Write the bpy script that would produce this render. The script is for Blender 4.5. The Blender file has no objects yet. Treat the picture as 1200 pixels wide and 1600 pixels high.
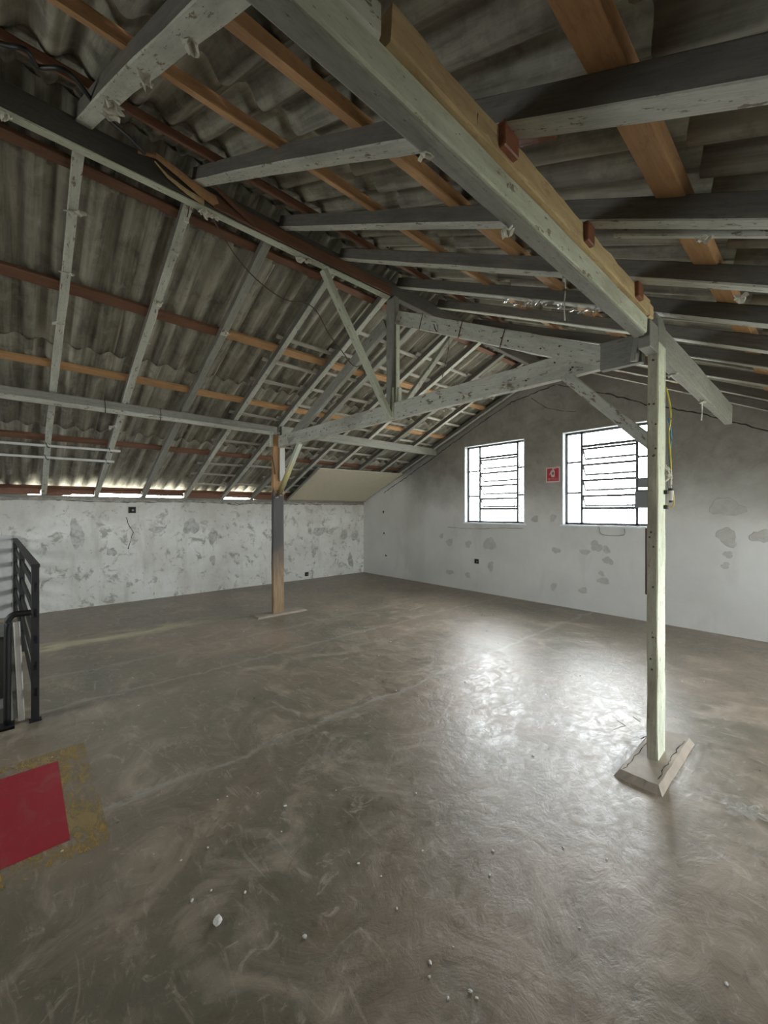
import bpy, bmesh, math, random
from mathutils import Vector, Matrix, noise as mnoise
random.seed(7)
S = bpy.context.scene
COL = S.collection
rnd = random.uniform

# ------------------------------------------------------------------ camera
cam_d = bpy.data.cameras.new('camera')
cam_d.sensor_fit = 'VERTICAL'; cam_d.sensor_height = 36.0; cam_d.sensor_width = 27.0
cam_d.lens = 36.0 * 634.0 / 1600.0
cam_d.clip_start = 0.02
cam = bpy.data.objects.new('camera', cam_d); COL.objects.link(cam)
cam.location = (0, 0, 1.5); cam.rotation_euler = (math.pi / 2, 0, math.atan(704 / 634.0))
S.camera = cam

# ------------------------------------------------------------------ world: bright overcast daylight
W = bpy.data.worlds.new('overcast_sky'); S.world = W; W.use_nodes = True
wn = W.node_tree; wn.nodes.clear()
w_out = wn.nodes.new('ShaderNodeOutputWorld'); w_bg = wn.nodes.new('ShaderNodeBackground')
w_tc = wn.nodes.new('ShaderNodeTexCoord'); w_sep = wn.nodes.new('ShaderNodeSeparateXYZ')
w_mr = wn.nodes.new('ShaderNodeMapRange'); w_mix = wn.nodes.new('ShaderNodeMixRGB')
w_mr.inputs['From Min'].default_value = -0.25; w_mr.inputs['From Max'].default_value = 0.05
w_mix.inputs[1].default_value = (0.46, 0.46, 0.40, 1)     # hazy ground and roofs below the horizon
w_mix.inputs[2].default_value = (0.97, 0.98, 0.98, 1)      # white overcast sky
w_bg.inputs['Strength'].default_value = 19.0
wn.links.new(w_tc.outputs['Generated'], w_sep.inputs[0]); wn.links.new(w_sep.outputs['Z'], w_mr.inputs['Value'])
wn.links.new(w_mr.outputs[0], w_mix.inputs[0]); wn.links.new(w_mix.outputs[0], w_bg.inputs['Color'])
wn.links.new(w_bg.outputs[0], w_out.inputs[0])

def portal(name, loc, rot, sx, sy):
    d = bpy.data.lights.new(name, 'AREA'); d.shape = 'RECTANGLE'; d.size = sx; d.size_y = sy
    d.cycles.is_portal = True
    o = bpy.data.objects.new(name, d); COL.objects.link(o); o.location = loc; o.rotation_euler = rot
# window portals only guide the sampling of the sky through the openings (they add no light)
portal('window_portal', (-4.165, 6.60, 2.025), (-math.pi / 2, 0, 0), 1.25, 1.47)
portal('window_portal', (-2.255, 6.60, 2.025), (-math.pi / 2, 0, 0), 1.27, 1.47)
RWIN = [(2.1, 3.6), (4.1, 5.8)]
for a, b in RWIN:
    portal('window_portal', (1.95, (a + b) / 2, 1.03), (0, math.pi / 2, 0), 0.66, b - a)

NWIN = [(-4.79, -3.54)]
for a, b in NWIN:
    portal('window_portal', ((a + b) / 2, -4.7, 2.025), (math.pi / 2, 0, 0), b - a, 1.47)
S.view_settings.view_transform = 'Standard'; S.view_settings.look = 'None'
S.view_settings.exposure = 0.92; S.view_settings.gamma = 1.0
S.view_settings.use_curve_mapping = False
try:
    S.cycles.max_bounces = 10; S.cycles.diffuse_bounces = 7; S.cycles.glossy_bounces = 4
    S.cycles.transparent_max_bounces = 12; S.cycles.sample_clamp_indirect = 8
except Exception:
    pass

# ------------------------------------------------------------------ materials
class NT:
    def __init__(s, name):
        s.m = bpy.data.materials.new(name); s.m.use_nodes = True
        s.t = s.m.node_tree; s.t.nodes.clear()
        s.out = s.t.nodes.new('ShaderNodeOutputMaterial')
        s.b = s.t.nodes.new('ShaderNodeBsdfPrincipled')
        s.t.links.new(s.b.outputs[0], s.out.inputs[0])
        s.tc = s.t.nodes.new('ShaderNodeTexCoord')
        s.oi = None
    def n(s, k): return s.t.nodes.new(k)
    def l(s, a, b): s.t.links.new(a, b)
    def setin(s, sock, v):
        if hasattr(v, 'is_output'): s.l(v, sock)
        elif isinstance(v, (tuple, list)) and len(v) == 3 and sock.type == 'RGBA': sock.default_value = (*v, 1)
        else: sock.default_value = v
    def rand(s):
        if not s.oi: s.oi = s.n('ShaderNodeObjectInfo')
        return s.oi.outputs['Random']
    def vec(s, scale=(1, 1, 1), per_object=False, kind='Object'):
        mp = s.n('ShaderNodeMapping'); mp.inputs['Scale'].default_value = scale
        v = s.tc.outputs[kind]
        if per_object:
            c = s.n('ShaderNodeVectorMath'); c.operation = 'MULTIPLY_ADD'
            cb = s.n('ShaderNodeCombineXYZ')
            for i in range(3): s.l(s.rand(), cb.inputs[i])
            s.l(cb.outputs[0], c.inputs[0]); c.inputs[1].default_value = (37, 23, 17); s.l(v, c.inputs[2])
            v = c.outputs[0]
        s.l(v, mp.inputs[0]); return mp.outputs[0]
    def noise(s, vec, scale=5, detail=5, rough=.6, dist=0):
        x = s.n('ShaderNodeTexNoise'); s.l(vec, x.inputs['Vector'])
        x.inputs['Scale'].default_value = scale; x.inputs['Detail'].default_value = detail
        x.inputs['Roughness'].default_value = rough; x.inputs['Distortion'].default_value = dist
        return x.outputs['Fac']
    def voro(s, vec, scale=5, feat='F1'):
        x = s.n('ShaderNodeTexVoronoi'); x.feature = feat; s.l(vec, x.inputs['Vector'])
        x.inputs['Scale'].default_value = scale; return x.outputs['Distance']
    def mr(s, v, a, b, c=0., d=1.):
        x = s.n('ShaderNodeMapRange'); x.clamp = True
        s.setin(x.inputs['Value'], v)
        for k, q in zip(('From Min', 'From Max', 'To Min', 'To Max'), (a, b, c, d)): x.inputs[k].default_value = q
        return x.outputs[0]
    def mix(s, f, a, b, mode='MIX'):
        x = s.n('ShaderNodeMixRGB'); x.blend_type = mode
        s.setin(x.inputs[0], f); s.setin(x.inputs[1], a); s.setin(x.inputs[2], b); return x.outputs[0]
    def math(s, op, a, b=0.):
        x = s.n('ShaderNodeMath'); x.operation = op; s.setin(x.inputs[0], a); s.setin(x.inputs[1], b); return x.outputs[0]
    def bump(s, h, strength=.3, dist=.01, prev=None):
        x = s.n('ShaderNodeBump'); x.inputs['Strength'].default_value = strength; x.inputs['Distance'].default_value = dist
        s.l(h, x.inputs['Height'])
        if prev: s.l(prev, x.inputs['Normal'])
        return x.outputs[0]
    def xyz(s, v=None):
        x = s.n('ShaderNodeSeparateXYZ'); s.l(v or s.tc.outputs['Object'], x.inputs[0]); return x.outputs
    def done(s, color=None, rough=.8, normal=None, metal=None, spec=None):
        if color is not None: s.setin(s.b.inputs['Base Color'], color)
        s.setin(s.b.inputs['Roughness'], rough)
        if normal: s.l(normal, s.b.inputs['Normal'])
        if metal is not None: s.b.inputs['Metallic'].default_value = metal
        if spec is not None: s.b.inputs['Specular IOR Level'].default_value = spec
        return s.m

def wood(name, c1, c2, c3, chip=.0, chipc=(.2, .12, .07), rough=.75, specks=.0, dirt=.35):
    k = NT(name)
    g = k.noise(k.vec((1.2, 16, 16), True), 3.0, 6, .65, .4)
    big = k.noise(k.vec((1.0, 3, 3), True), 1.6, 4, .6)
    col = k.mix(k.mr(g, .3, .7), c1, c2)
    col = k.mix(k.mr(big, .50, .72, 0, dirt), col, c3)
    if chip:
        ch = k.noise(k.vec((3, 9, 9), True), 4, 5, .7)
        col = k.mix(k.mr(ch, .70 - chip, .72 - chip), col, chipc)
    if specks:
        sp = k.voro(k.vec((6, 14, 14), True), 3.0)
        col = k.mix(k.mr(sp, .06, .10, specks, 0), col, (.05, .045, .04))
    sc = k.noise(k.vec((5, 45, 45), True), 3.0, 3, .6)
    col = k.mix(k.mr(sc, .62, .70, 0, .55), col, c3)
    mot = k.noise(k.vec((4, 9, 9), True), 5.0, 6, .75)
    col = k.mix(k.mr(mot, .52, .68, 0, .45), col, c3)
    tint = k.mr(k.rand(), 0, 1, .82, 1.1)
    tc = k.n('ShaderNodeCombineXYZ')
    for i in range(3): k.l(tint, tc.inputs[i])
    col = k.mix(1.0, col, tc.outputs[0], 'MULTIPLY')
    return k.done(col, rough, k.bump(g, .5, .006))

M = {}
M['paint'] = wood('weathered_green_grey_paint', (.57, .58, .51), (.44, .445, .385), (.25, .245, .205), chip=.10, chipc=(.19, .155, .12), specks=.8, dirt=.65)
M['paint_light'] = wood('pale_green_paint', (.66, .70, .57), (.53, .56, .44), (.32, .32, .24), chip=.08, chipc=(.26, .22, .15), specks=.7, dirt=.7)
M['paint_grey'] = wood('old_grey_paint', (.31, .31, .275), (.22, .22, .19), (.12, .115, .095), chip=.05, chipc=(.13, .10, .08), specks=.7)
M['paint_white'] = wood('whitewashed_wood', (.55, .55, .52), (.45, .45, .42), (.3, .29, .26), specks=.4)
M['orange'] = wood('raw_orange_timber', (.60, .36, .18), (.47, .26, .12), (.27, .155, .09), dirt=.4)
M['brown'] = wood('red_brown_timber', (.23, .11, .065), (.16, .075, .045), (.09, .05, .035))
M['raw'] = wood('raw_yellow_timber', (.66, .52, .29), (.50, .36, .19), (.32, .20, .11), specks=.2, dirt=.6)
M['cleat'] = wood('dark_red_cleat', (.30, .11, .06), (.20, .075, .045), (.13, .06, .04), rough=.4)
M['paint_dirty_shade'] = wood('grimy_shaded_green_paint', (.40, .395, .30), (.28, .27, .20), (.17, .155, .11), chip=.05, specks=.8, dirt=.7)  # grime plus painted-in shade for the near post's front face
M['darkwood'] = wood('dark_timber', (.17, .155, .135), (.115, .105, .09), (.065, .058, .05), specks=.3, dirt=.6)  # dark tone for rafter sides and ridge beam, against paler undersides
M['tilebatten'] = wood('grey_tile_batten', (.50, .47, .42), (.36, .335, .295), (.22, .20, .17), chip=.03)

# post: charcoal upper band, raw brown lower end (burnt / painted by height)
k = NT('post_charred_brown')
o = k.xyz(); hz = k.math('ADD', o['X'], k.math('MULTIPLY', k.noise(k.vec((2, 9, 9)), 3, 5, .6), .5))
g = k.noise(k.vec((1.2, 16, 16)), 3, 6, .65, .4)
low = k.mix(k.mr(g, .3, .7), (.36, .25, .135), (.18, .11, .06))
char = k.mix(k.mr(g, .3, .7), (.022, .020, .020), (.05, .045, .043))
up = k.mix(k.mr(g, .3, .7), (.44, .26, .11), (.28, .15, .06))
col = k.mix(k.mr(hz, .65, 1.25), low, char)
col = k.mix(k.mr(hz, 1.98, 2.03), col, up)
M['charpost'] = k.done(col, .6, k.bump(g, .5, .006))
k = NT('post_brace_scorched')
o = k.xyz(); g = k.noise(k.vec((1.2, 16, 16)), 3, 6, .65, .4)
col = k.mix(k.mr(o['X'], .05, .42), (.10, .07, .03), (.52, .47, .22))
col = k.mix(k.mr(o['X'], .42, .7), col, (.50, .53, .45))
M['scorch'] = k.done(col, .7, k.bump(g, .4, .005))

# corrugated fibre-cement sheet
k = NT('fibre_cement_sheet')
v = k.vec((.55, 8, 8), True)
st = k.noise(v, 1.6, 6, .65, .3); mo = k.noise(k.vec((1, 1, 1), True), 5, 6, .7)
col = k.mix(k.mr(st, .32, .68), (.14, .132, .108), (.47, .445, .37))
col = k.mix(k.mr(mo, .52, .74, 0, .8), col, (.50, .475, .39))
col = k.mix(k.mr(mo, .24, .46, .75, 0), col, (.07, .062, .055))
M['sheet'] = k.done(col, .9, k.bump(mo, .35, .004), spec=.2)

# left wall: flaking whitewash
k = NT('flaking_whitewash')
v = k.vec(); o = k.xyz()
n1 = k.noise(v, 1.3, 7, .68); n2 = k.noise(v, 5.5, 7, .7, .5); n3 = k.noise(k.vec((1, 1.2, .25)), 3.2, 5, .6)
n4 = k.noise(v, 22, 4, .6)
col = k.mix(k.mr(n1, .35, .65), (.80, .81, .77), (.62, .62, .57))
col = k.mix(k.mr(n2, .54, .63, 0, .85), col, (.33, .325, .285))
col = k.mix(k.mr(n2, .28, .36, .5, 0), col, (.84, .86, .85))
col = k.mix(k.mr(n3, .55, .75, 0, .6), col, (.42, .42, .36))
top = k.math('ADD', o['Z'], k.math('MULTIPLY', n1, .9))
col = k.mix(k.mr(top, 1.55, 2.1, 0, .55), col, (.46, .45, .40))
col = k.mix(k.mr(n4, .66, .70, 0, .55), col, (.20, .19, .17))
M['wall_left'] = k.done(col, .92, k.bump(n4, .25, .006, k.bump(n2, .6, .012)), spec=.2)

# gable wall: bare cement render above, thin grey wash below
k = NT('grey_render')
v = k.vec(); o = k.xyz()
n1 = k.noise(v, 1.1, 6, .62); n2 = k.noise(v, 4.5, 7, .7, .6); n3 = k.noise(k.vec((1, 1, .3)), 2.6, 5, .6); n4 = k.noise(v, 26, 4, .6)
washed = k.mix(k.mr(n1, .35, .65), (.60, .60, .575), (.53, .53, .505))
washed = k.mix(k.mr(n3, .56, .76, 0, .45), washed, (.36, .355, .33))
bare = k.mix(k.mr(n2, .34, .66), (.31, .295, .265), (.215, .20, .18))
bare = k.mix(k.mr(n1, .48, .70, 0, .5), bare, (.37, .36, .33))
edge = k.math('ADD', o['Z'], k.math('MULTIPLY', n1, 1.3))
lx = k.mr(o['X'], -7.6, -4.9, .9, 0)       # wash reaches higher in the far corner
edge = k.math('SUBTRACT', edge, lx)
col = k.mix(k.mr(edge, 1.95, 2.75), washed, bare)
M['wall_gable'] = k.done(col, .9, k.bump(n4, .2, .005, k.bump(n2, .45, .01)), spec=.25)
k = NT('cement_patch')
v = k.vec((1, 1, 1), True); n2 = k.noise(v, 9, 6, .7)
M['patch'] = k.done(k.mix(k.mr(n2, .3, .7), (.49, .485, .46), (.37, .36, .335)), .9, k.bump(n2, .4, .006), spec=.2)
k = NT('damp_plaster_patch'); v = k.vec((1, 1, 1), True); n2 = k.noise(v, 10, 7, .75, .6)
M['patch_dark'] = k.done(k.mix(k.mr(n2, .40, .58), (.36, .35, .31), (.56, .57, .54)), .95, k.bump(n2, .5, .006), spec=.2)
k = NT('cement_band_render'); n2 = k.noise(k.vec(), 5, 7, .7)
M['band'] = k.done(k.mix(k.mr(n2, .3, .7), (.33, .315, .285), (.22, .205, .18)), .9, k.bump(n2, .6, .012), spec=.2)
k = NT('rough_mortar')
n2 = k.noise(k.vec(), 14, 6, .7)
M['mortar'] = k.done(k.mix(k.mr(n2, .3, .7), (.42, .41, .37), (.22, .21, .18)), .95, k.bump(n2, .8, .02), spec=.2)

# floor: worn burnished concrete
k = NT('burnished_concrete')
v = k.vec(); o = k.xyz()
n1 = k.noise(v, .55, 5, .6, .4); n2 = k.noise(v, 2.4, 8, .68, 1.2); n3 = k.noise(k.vec((1, 3.2, 1)), 3.0, 7, .7, 2.2)
n6 = k.noise(k.vec((1.6, 1, 1)), 7.5, 6, .72, 1.6); n4 = k.noise(v, 30, 5, .65); n5 = k.noise(k.vec((2.5, .7, 1)), 2.1, 6, .66, 1.0)
col = k.mix(k.mr(n1, .36, .64), (.25, .188, .138), (.138, .126, .090))
col = k.mix(k.mr(n2, .50, .70, 0, .75), col, (.38, .31, .24))
col = k.mix(k.mr(n2, .30, .44, .8, 0), col, (.105, .086, .060))
col = k.mix(k.mr(n3, .56, .72, 0, .6), col, (.45, .39, .315))
col = k.mix(k.mr(n5, .60, .74, 0, .45), col, (.24, .165, .115))
for xc, wd, cc, amt in ((-2.45, .035, (.33, .31, .27), .75), (-3.97, .03, (.32, .30, .26), .6), (-5.82, .24, (.50, .45, .28), 1.0), (-4.75, .05, (.30, .28, .24), .5)):
    dx = k.math('ABSOLUTE', k.math('SUBTRACT', k.math('ADD', o['X'], k.math('MULTIPLY', n2, .30)), xc + .15))
    ln = k.mr(dx, wd * .2, wd, 1, 0)
    ln = k.math('MULTIPLY', ln, k.mr(n5, .34, .52, 0, amt))
    if xc < -5: ln = k.math('MULTIPLY', ln, k.mr(o['Y'], 1.2, 2.4, 1, 0))
    col = k.mix(ln, col, cc)
col = k.mix(k.mr(n4, .70, .76, 0, .5), col, (.36, .34, .31))
col = k.mix(k.mr(n4, .24, .30, .4, 0), col, (.05, .045, .04))
col = k.mix(k.mr(n6, .58, .70, 0, .6), col, (.45, .39, .315))
col = k.mix(k.mr(n6, .30, .42, .6, 0), col, (.10, .082, .058))
rg = k.math('ADD', k.mr(n2, .3, .7, .29, .46), k.mr(n6, .40, .65, -.04, .14))
M['floor'] = k.done(col, rg, k.bump(n4, .12, .004, k.bump(n6, .22, .012, k.bump(n2, .22, .02))), spec=.8)
k = NT('pad_concrete'); n2 = k.noise(k.vec(), 8, 7, .7, .5)
M['pad'] = k.done(k.mix(k.mr(n2, .3, .7), (.36, .31, .25), (.26, .22, .175)), .6, k.bump(n2, .3, .008))

def plain(name, c, rough=.6, metal=0., var=.0, bumps=0.):
    k = NT(name)
    n = k.noise(k.vec((1, 1, 1), True), 12, 5, .65)
    c2 = tuple(x * (1 - (var or .15)) for x in c)
    return k.done(k.mix(k.mr(n, .3, .7), c, c2), rough, k.bump(n, bumps, .004) if bumps else None, metal)
M['black'] = plain('black_painted_steel', (.005, .005, .0055), .55)
M['steel'] = plain('grey_window_steel', (.10, .105, .115), .6, .0)
M['pvc'] = plain('white_conduit_plastic', (.58, .58, .55), .45)
M['white'] = plain('white_plastic', (.72, .70, .64), .5)
M['paper'] = plain('torn_white_paper', (.62, .60, .52), .8, 0, .25, .5)
M['foil'] = plain('crinkled_foil', (.55, .54, .53), .3, .75, .3, .8)
M['reveal'] = plain('white_window_reveal', (.78, .82, .86), .7)
M['beige'] = plain('beige_panel_board', (.62, .57, .43), .7, 0, .10)
M['dark'] = plain('dark_cavity', (.02, .018, .015), .9)
M['crackm'] = plain('crack_shadow_gap', (.045, .04, .035), .95)
M['blackcable'] = plain('black_cable_sheath', (.02, .02, .02), .5)
M['browncable'] = plain('brown_cable_sheath', (.09, .06, .04), .6)
M['yellow'] = plain('yellow_wire', (.65, .52, .05), .45)
M['blue'] = plain('blue_wire', (.08, .25, .50), .45)
M['greybox'] = plain('grey_switch_box', (.22, .23, .23), .5)
M['sign_red'] = plain('sign_red', (.42, .012, .035), .45)
M['sign_pale'] = plain('sign_pale_pink', (.62, .48, .46), .55)
M['sign_faded'] = plain('sign_faded_caption', (.50, .13, .13), .55)
M['sign_dark'] = plain('sign_dark', (.06, .05, .05), .55)
M['stone'] = plain('plaster_crumb', (.72, .70, .66), .8, 0, .2, .5)
M['maroon'] = plain('maroon_board', (.06, .015, .013), .5)
M['block'] = plain('whitewashed_block', (.60, .61, .59), .9, 0, .2, .6)
M['plank'] = wood('bleached_plank', (.50, .48, .43), (.40, .38, .34), (.28, .26, .23))
M['pit'] = plain('stairwell_plaster', (.22, .22, .21), .9)
M['copper'] = plain('rusty_nail', (.07, .05, .04), .6, .5)
# red marking paint, scuffed
k = NT('red_floor_paint'); n = k.noise(k.vec((1, 2, 1)), 5, 7, .7, 1.0)
M['redpaint'] = k.done(k.mix(k.mr(n, .50, .72, 0, .7), (.31, .013, .027), (.30, .09, .085)), .55, k.bump(n, .1, .004))
# yellow marking paint worn through to the concrete
k = NT('worn_yellow_paint')
n = k.noise(k.vec((1.5, 3.5, 1)), 7, 8, .75, 1.4); n1 = k.noise(k.vec(), 2.5, 3, .5)
k.setin(k.b.inputs['Base Color'], k.mix(k.mr(n1, .4, .6), (.44, .29, .06), (.34, .25, .11))); k.b.inputs['Roughness'].default_value = .6
tr = k.n('ShaderNodeBsdfTransparent'); mx = k.n('ShaderNodeMixShader')
sm = k.math('ADD', n, k.mr(n1, .3, .7, -.12, .12))
k.l(k.mr(sm, .47, .60, 0, .75), mx.inputs[0]); k.l(tr.outputs[0], mx.inputs[1]); k.l(k.b.outputs[0], mx.inputs[2]); k.l(mx.outputs[0], k.out.inputs[0])
M['yellowpaint'] = k.m
# thin window glass and clear plastic
def glass(name, tint, amount):
    k = NT(name); k.t.nodes.remove(k.b)
    tr = k.n('ShaderNodeBsdfTransparent'); tr.inputs[0].default_value = (*tint, 1)
    gl = k.n('ShaderNodeBsdfGlossy'); gl.inputs['Roughness'].default_value = .08
    fr = k.n('ShaderNodeFresnel'); fr.inputs[0].default_value = 1.45
    mx = k.n('ShaderNodeMixShader'); k.l(k.math('MULTIPLY', fr.outputs[0], amount), mx.inputs[0])
    k.l(tr.outputs[0], mx.inputs[1]); k.l(gl.outputs[0], mx.inputs[2]); k.l(mx.outputs[0], k.out.inputs[0])
    return k.m
M['glass'] = glass('dusty_window_glass', (.93, .95, .96), .8)
k = NT('clear_plastic_film'); tr = k.n('ShaderNodeBsdfTransparent'); mx = k.n('ShaderNodeMixShader'); mx.inputs[0].default_value = .22
k.b.inputs['Base Color'].default_value = (.6, .6, .56, 1); k.b.inputs['Roughness'].default_value = .25
k.l(tr.outputs[0], mx.inputs[1]); k.l(k.b.outputs[0], mx.inputs[2]); k.l(mx.outputs[0], k.out.inputs[0])
M['wrap'] = k.m

# ------------------------------------------------------------------ helpers
def link(name, me, mat=None, parent=None, mw=None):
    o = bpy.data.objects.new(name, me); COL.objects.link(o)
    if mat and not me.materials: me.materials.append(M[mat])
    mw = mw or Matrix()
    if parent:
        o.parent = parent; o.matrix_basis = PW[parent.name].inverted() @ mw
    else:
        o.matrix_basis = mw
    PW[o.name] = mw.copy()
    return o
PW = {}
def tag(o, label=None, cat=None, group=None, kind=None):
    if label: o['label'] = label
    if cat: o['category'] = cat
    if group: o['group'] = group
    if kind: o['kind'] = kind
    return o
def empty(name, loc=(0, 0, 0), **kw):
    o = bpy.data.objects.new(name, None); COL.objects.link(o); o.empty_display_size = .1
    o.location = loc; PW[o.name] = Matrix.Translation(loc)
    return tag(o, **kw)
def bm_mesh(bm, name, smooth=False):
    bmesh.ops.recalc_face_normals(bm, faces=bm.faces)
    me = bpy.data.meshes.new(name); bm.to_mesh(me); bm.free()
    if smooth:
        for p in me.polygons: p.use_smooth = True
    return me
def bx(bm, lo, hi):
    v = [bm.verts.new((x, y, z)) for x in (lo[0], hi[0]) for y in (lo[1], hi[1]) for z in (lo[2], hi[2])]
    for f in ((0, 1, 3, 2), (4, 6, 7, 5), (0, 4, 5, 1), (2, 3, 7, 6), (0, 2, 6, 4), (1, 5, 7, 3)):
        bm.faces.new([v[i] for i in f])
def prism(bm, poly, axis, a, b):
    """poly: list of 2D points in the two other axes; extruded along axis from a to b."""
    def p3(q, t):
        r = list(q); r.insert(axis, t); return r
    A = [bm.verts.new(p3(q, a)) for q in poly]; B = [bm.verts.new(p3(q, b)) for q in poly]
    n = len(poly); bm.faces.new(A); bm.faces.new(B[::-1])
    for i in range(n): bm.faces.new((A[i], A[(i + 1) % n], B[(i + 1) % n], B[i]))
def timber_mesh(L, w, h, wob=.002, ch=.005, seg=None, warp=0., side=None, bottom=None, alt=None):
    """worn sawn timber: length +X from 0..L, width Y centred, height Z 0..h, chamfered wavy edges"""
    bm = bmesh.new(); seg = seg or max(1, int(L / .35)); rings = []
    sec = [(-w/2+ch, 0), (w/2-ch, 0), (w/2, ch), (w/2, h-ch), (w/2-ch, h), (-w/2+ch, h), (-w/2, h-ch), (-w/2, ch)]
    sd = rnd(0, 100)
    for i in range(seg + 1):
        x = L * i / seg; r = []
        oy = warp * math.sin(x * 1.3 + sd); oz = warp * math.sin(x * .9 + sd * 2)
        for j, (y, z) in enumerate(sec):
            r.append(bm.verts.new((x, y + oy + rnd(-wob, wob), z + oz + rnd(-wob, wob))))
        rings.append(r)
    for a, b in zip(rings, rings[1:]):
        for j in range(8):
            f = bm.faces.new((a[j], a[(j+1) % 8], b[(j+1) % 8], b[j]))
            if side and (j in alt if alt else j not in (0, 1, 7)): f.material_index = 1
    bm.faces.new(rings[0][::-1]); bm.faces.new(rings[-1])
    me = bm_mesh(bm, 'timber')
    if side: me.materials.append(M[bottom]); me.materials.append(M[side])
    return me
def frame(p0, p1, up=(0, 0, 1)):
    p0, p1 = Vector(p0), Vector(p1); x = (p1 - p0).normalized(); up = Vector(up)
    y = up.cross(x).normalized(); z = x.cross(y)
    m = Matrix((x, y, z)).transposed().to_4x4(); m.translation = p0; return m
def timber(name, p0, p1, w, h, mat, parent, up=(0, 0, 1), **kw):
    """p0-p1 runs along the middle of the underside"""
    L = (Vector(p1) - Vector(p0)).length
    return link(name, timber_mesh(L, w, h, **kw), mat, parent, frame(p0, p1, up))
def boxpart(name, lo, hi, mat, parent, bevel=.003):
    c = [(a + b) / 2 for a, b in zip(lo, hi)]
    bm = bmesh.new(); bx(bm, [a - q for a, q in zip(lo, c)], [b - q for b, q in zip(hi, c)])
    if bevel: bmesh.ops.bevel(bm, geom=bm.edges[:], offset=bevel, segments=1, affect='EDGES')
    return link(name, bm_mesh(bm, name), mat, parent, Matrix.Translation(c))
def tube_mesh(pts, r, sides=7, smooth_pts=True):
    pts = [Vector(p) for p in pts]
    if smooth_pts and len(pts) > 2:
        q = []
        for i in range(len(pts) - 1):
            a, b, c, d = pts[max(i-1, 0)], pts[i], pts[i+1], pts[min(i+2, len(pts)-1)]
            for s in range(5):
                t = s / 5
                q.append(.5 * (2*b + (c-a)*t + (2*a-5*b+4*c-d)*t*t + (3*b-a-3*c+d)*t**3))
        q.append(pts[-1]); pts = q
    bm = bmesh.new(); rings = []
    up = Vector((0, 0, 1))
    for i, p in enumerate(pts):
        t = (pts[min(i+1, len(pts)-1)] - pts[max(i-1, 0)]).normalized()
        u = t.cross(up)
        if u.length < .05: u = t.cross(Vector((1, 0, 0)))
        u.normalize(); w = u.cross(t)
        rings.append([bm.verts.new(p + r * (math.cos(a) * u + math.sin(a) * w)) for a in [2*math.pi*j/sides for j in range(sides)]])
    for a, b in zip(rings, rings[1:]):
        for j in range(sides): bm.faces.new((a[j], a[(j+1) % sides], b[(j+1) % sides], b[j]))
    bm.faces.new(rings[0][::-1]); bm.faces.new(rings[-1])
    return bm_mesh(bm, 'tube', True)
def tube(name, pts, r, mat, parent=None, **kw):
    c = Vector(pts[0]); return link(name, tube_mesh([Vector(p) - c for p in pts], r, **kw), mat, parent, Matrix.Translation(c))
def cyl_mesh(r, L, n=12, r2=None):
    bm = bmesh.new(); bmesh.ops.create_cone(bm, cap_ends=True, segments=n, radius1=r, radius2=r2 or r, depth=L)
    return bm_mesh(bm, 'cylinder', False)
def scrap_mesh(sz, seed, drop=.5):
    """crumpled torn scrap with some thickness"""
    rs = random.Random(seed); bm = bmesh.new(); n = 4; top = []; bot = []
    for i in range(n + 1):
        ra = []; rb = []
        for j in range(n + 1):
            x = (i / n - .5) * sz * rs.uniform(.6, 1.25); y = (j / n - .5) * sz * .7 * rs.uniform(.6, 1.25)
            z = rs.uniform(-.2, .12) * sz - drop * .4 * sz * abs(i / n - .5)
            ra.append(bm.verts.new((x, y, z))); rb.append(bm.verts.new((x, y, z - .004)))
        top.append(ra); bot.append(rb)
    for i in range(n):
        for j in range(n):
            bm.faces.new((top[i][j], top[i+1][j], top[i+1][j+1], top[i][j+1]))
            bm.faces.new((bot[i][j], bot[i][j+1], bot[i+1][j+1], bot[i+1][j]))
    for i in range(n):
        for a in (0, n):
            bm.faces.new((top[i][a], top[i+1][a], bot[i+1][a], bot[i][a]))
            bm.faces.new((top[a][i], top[a][i+1], bot[a][i+1], bot[a][i]))
    return bm_mesh(bm, 'scrap')
SCRAPS = [scrap_mesh(.07, i) for i in range(6)]
for s in SCRAPS: s.materials.append(M['paper'])
def scrap(parent, loc, sc=1., i=None, name='paper_scrap'):
    m = Matrix.Translation(loc) @ Matrix.Rotation(rnd(0, 6.28), 4, 'Z') @ Matrix.Diagonal((sc, sc, sc * rnd(.7, 1.4), 1))
    return link(name, SCRAPS[random.randrange(6) if i is None else i], None, parent, m)
def blob_mesh(rx, rz, thick, seed, n=18):
    """thin irregular patch in local XZ, proud by thick towards -Y"""
    rs = random.Random(seed); ph = [rs.uniform(0, 6.28) for _ in range(4)]
    bm = bmesh.new(); F = []; Bk = []
    for i in range(n):
        a = 2 * math.pi * i / n
        k = 1 + .16*math.sin(2*a+ph[0]) + .14*math.sin(3*a+ph[1]) + .09*math.sin(5*a+ph[2]) + .06*math.sin(8*a+ph[3])
        F.append(bm.verts.new((rx*k*.94*math.cos(a), -thick, rz*k*.94*math.sin(a)))); Bk.append(bm.verts.new((rx*k*math.cos(a), .001, rz*k*math.sin(a))))
    bm.faces.new(F)
    for i in range(n): bm.faces.new((F[i], F[(i+1) % n], Bk[(i+1) % n], Bk[i]))
    return bm_mesh(bm, 'patch')

# ------------------------------------------------------------------ dimensions
XL, XR, YG, YN = -7.88, 1.75, 6.41, -4.5
RX, RZ, SL, SR = -3.05, 3.83, .43, .485           # ridge and slopes of the rafter undersides
def zr(x, off=0.):
    return RZ + off - (SL * (RX - x) if x < RX else SR * (x - RX))
W1, W2, WZ = (-4.79, -3.54), (-2.89, -1.62), (1.29, 2.76)
HX0, HX1, HY0, HY1 = XL, -3.80, -2.6, -0.02      # stair opening

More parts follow.
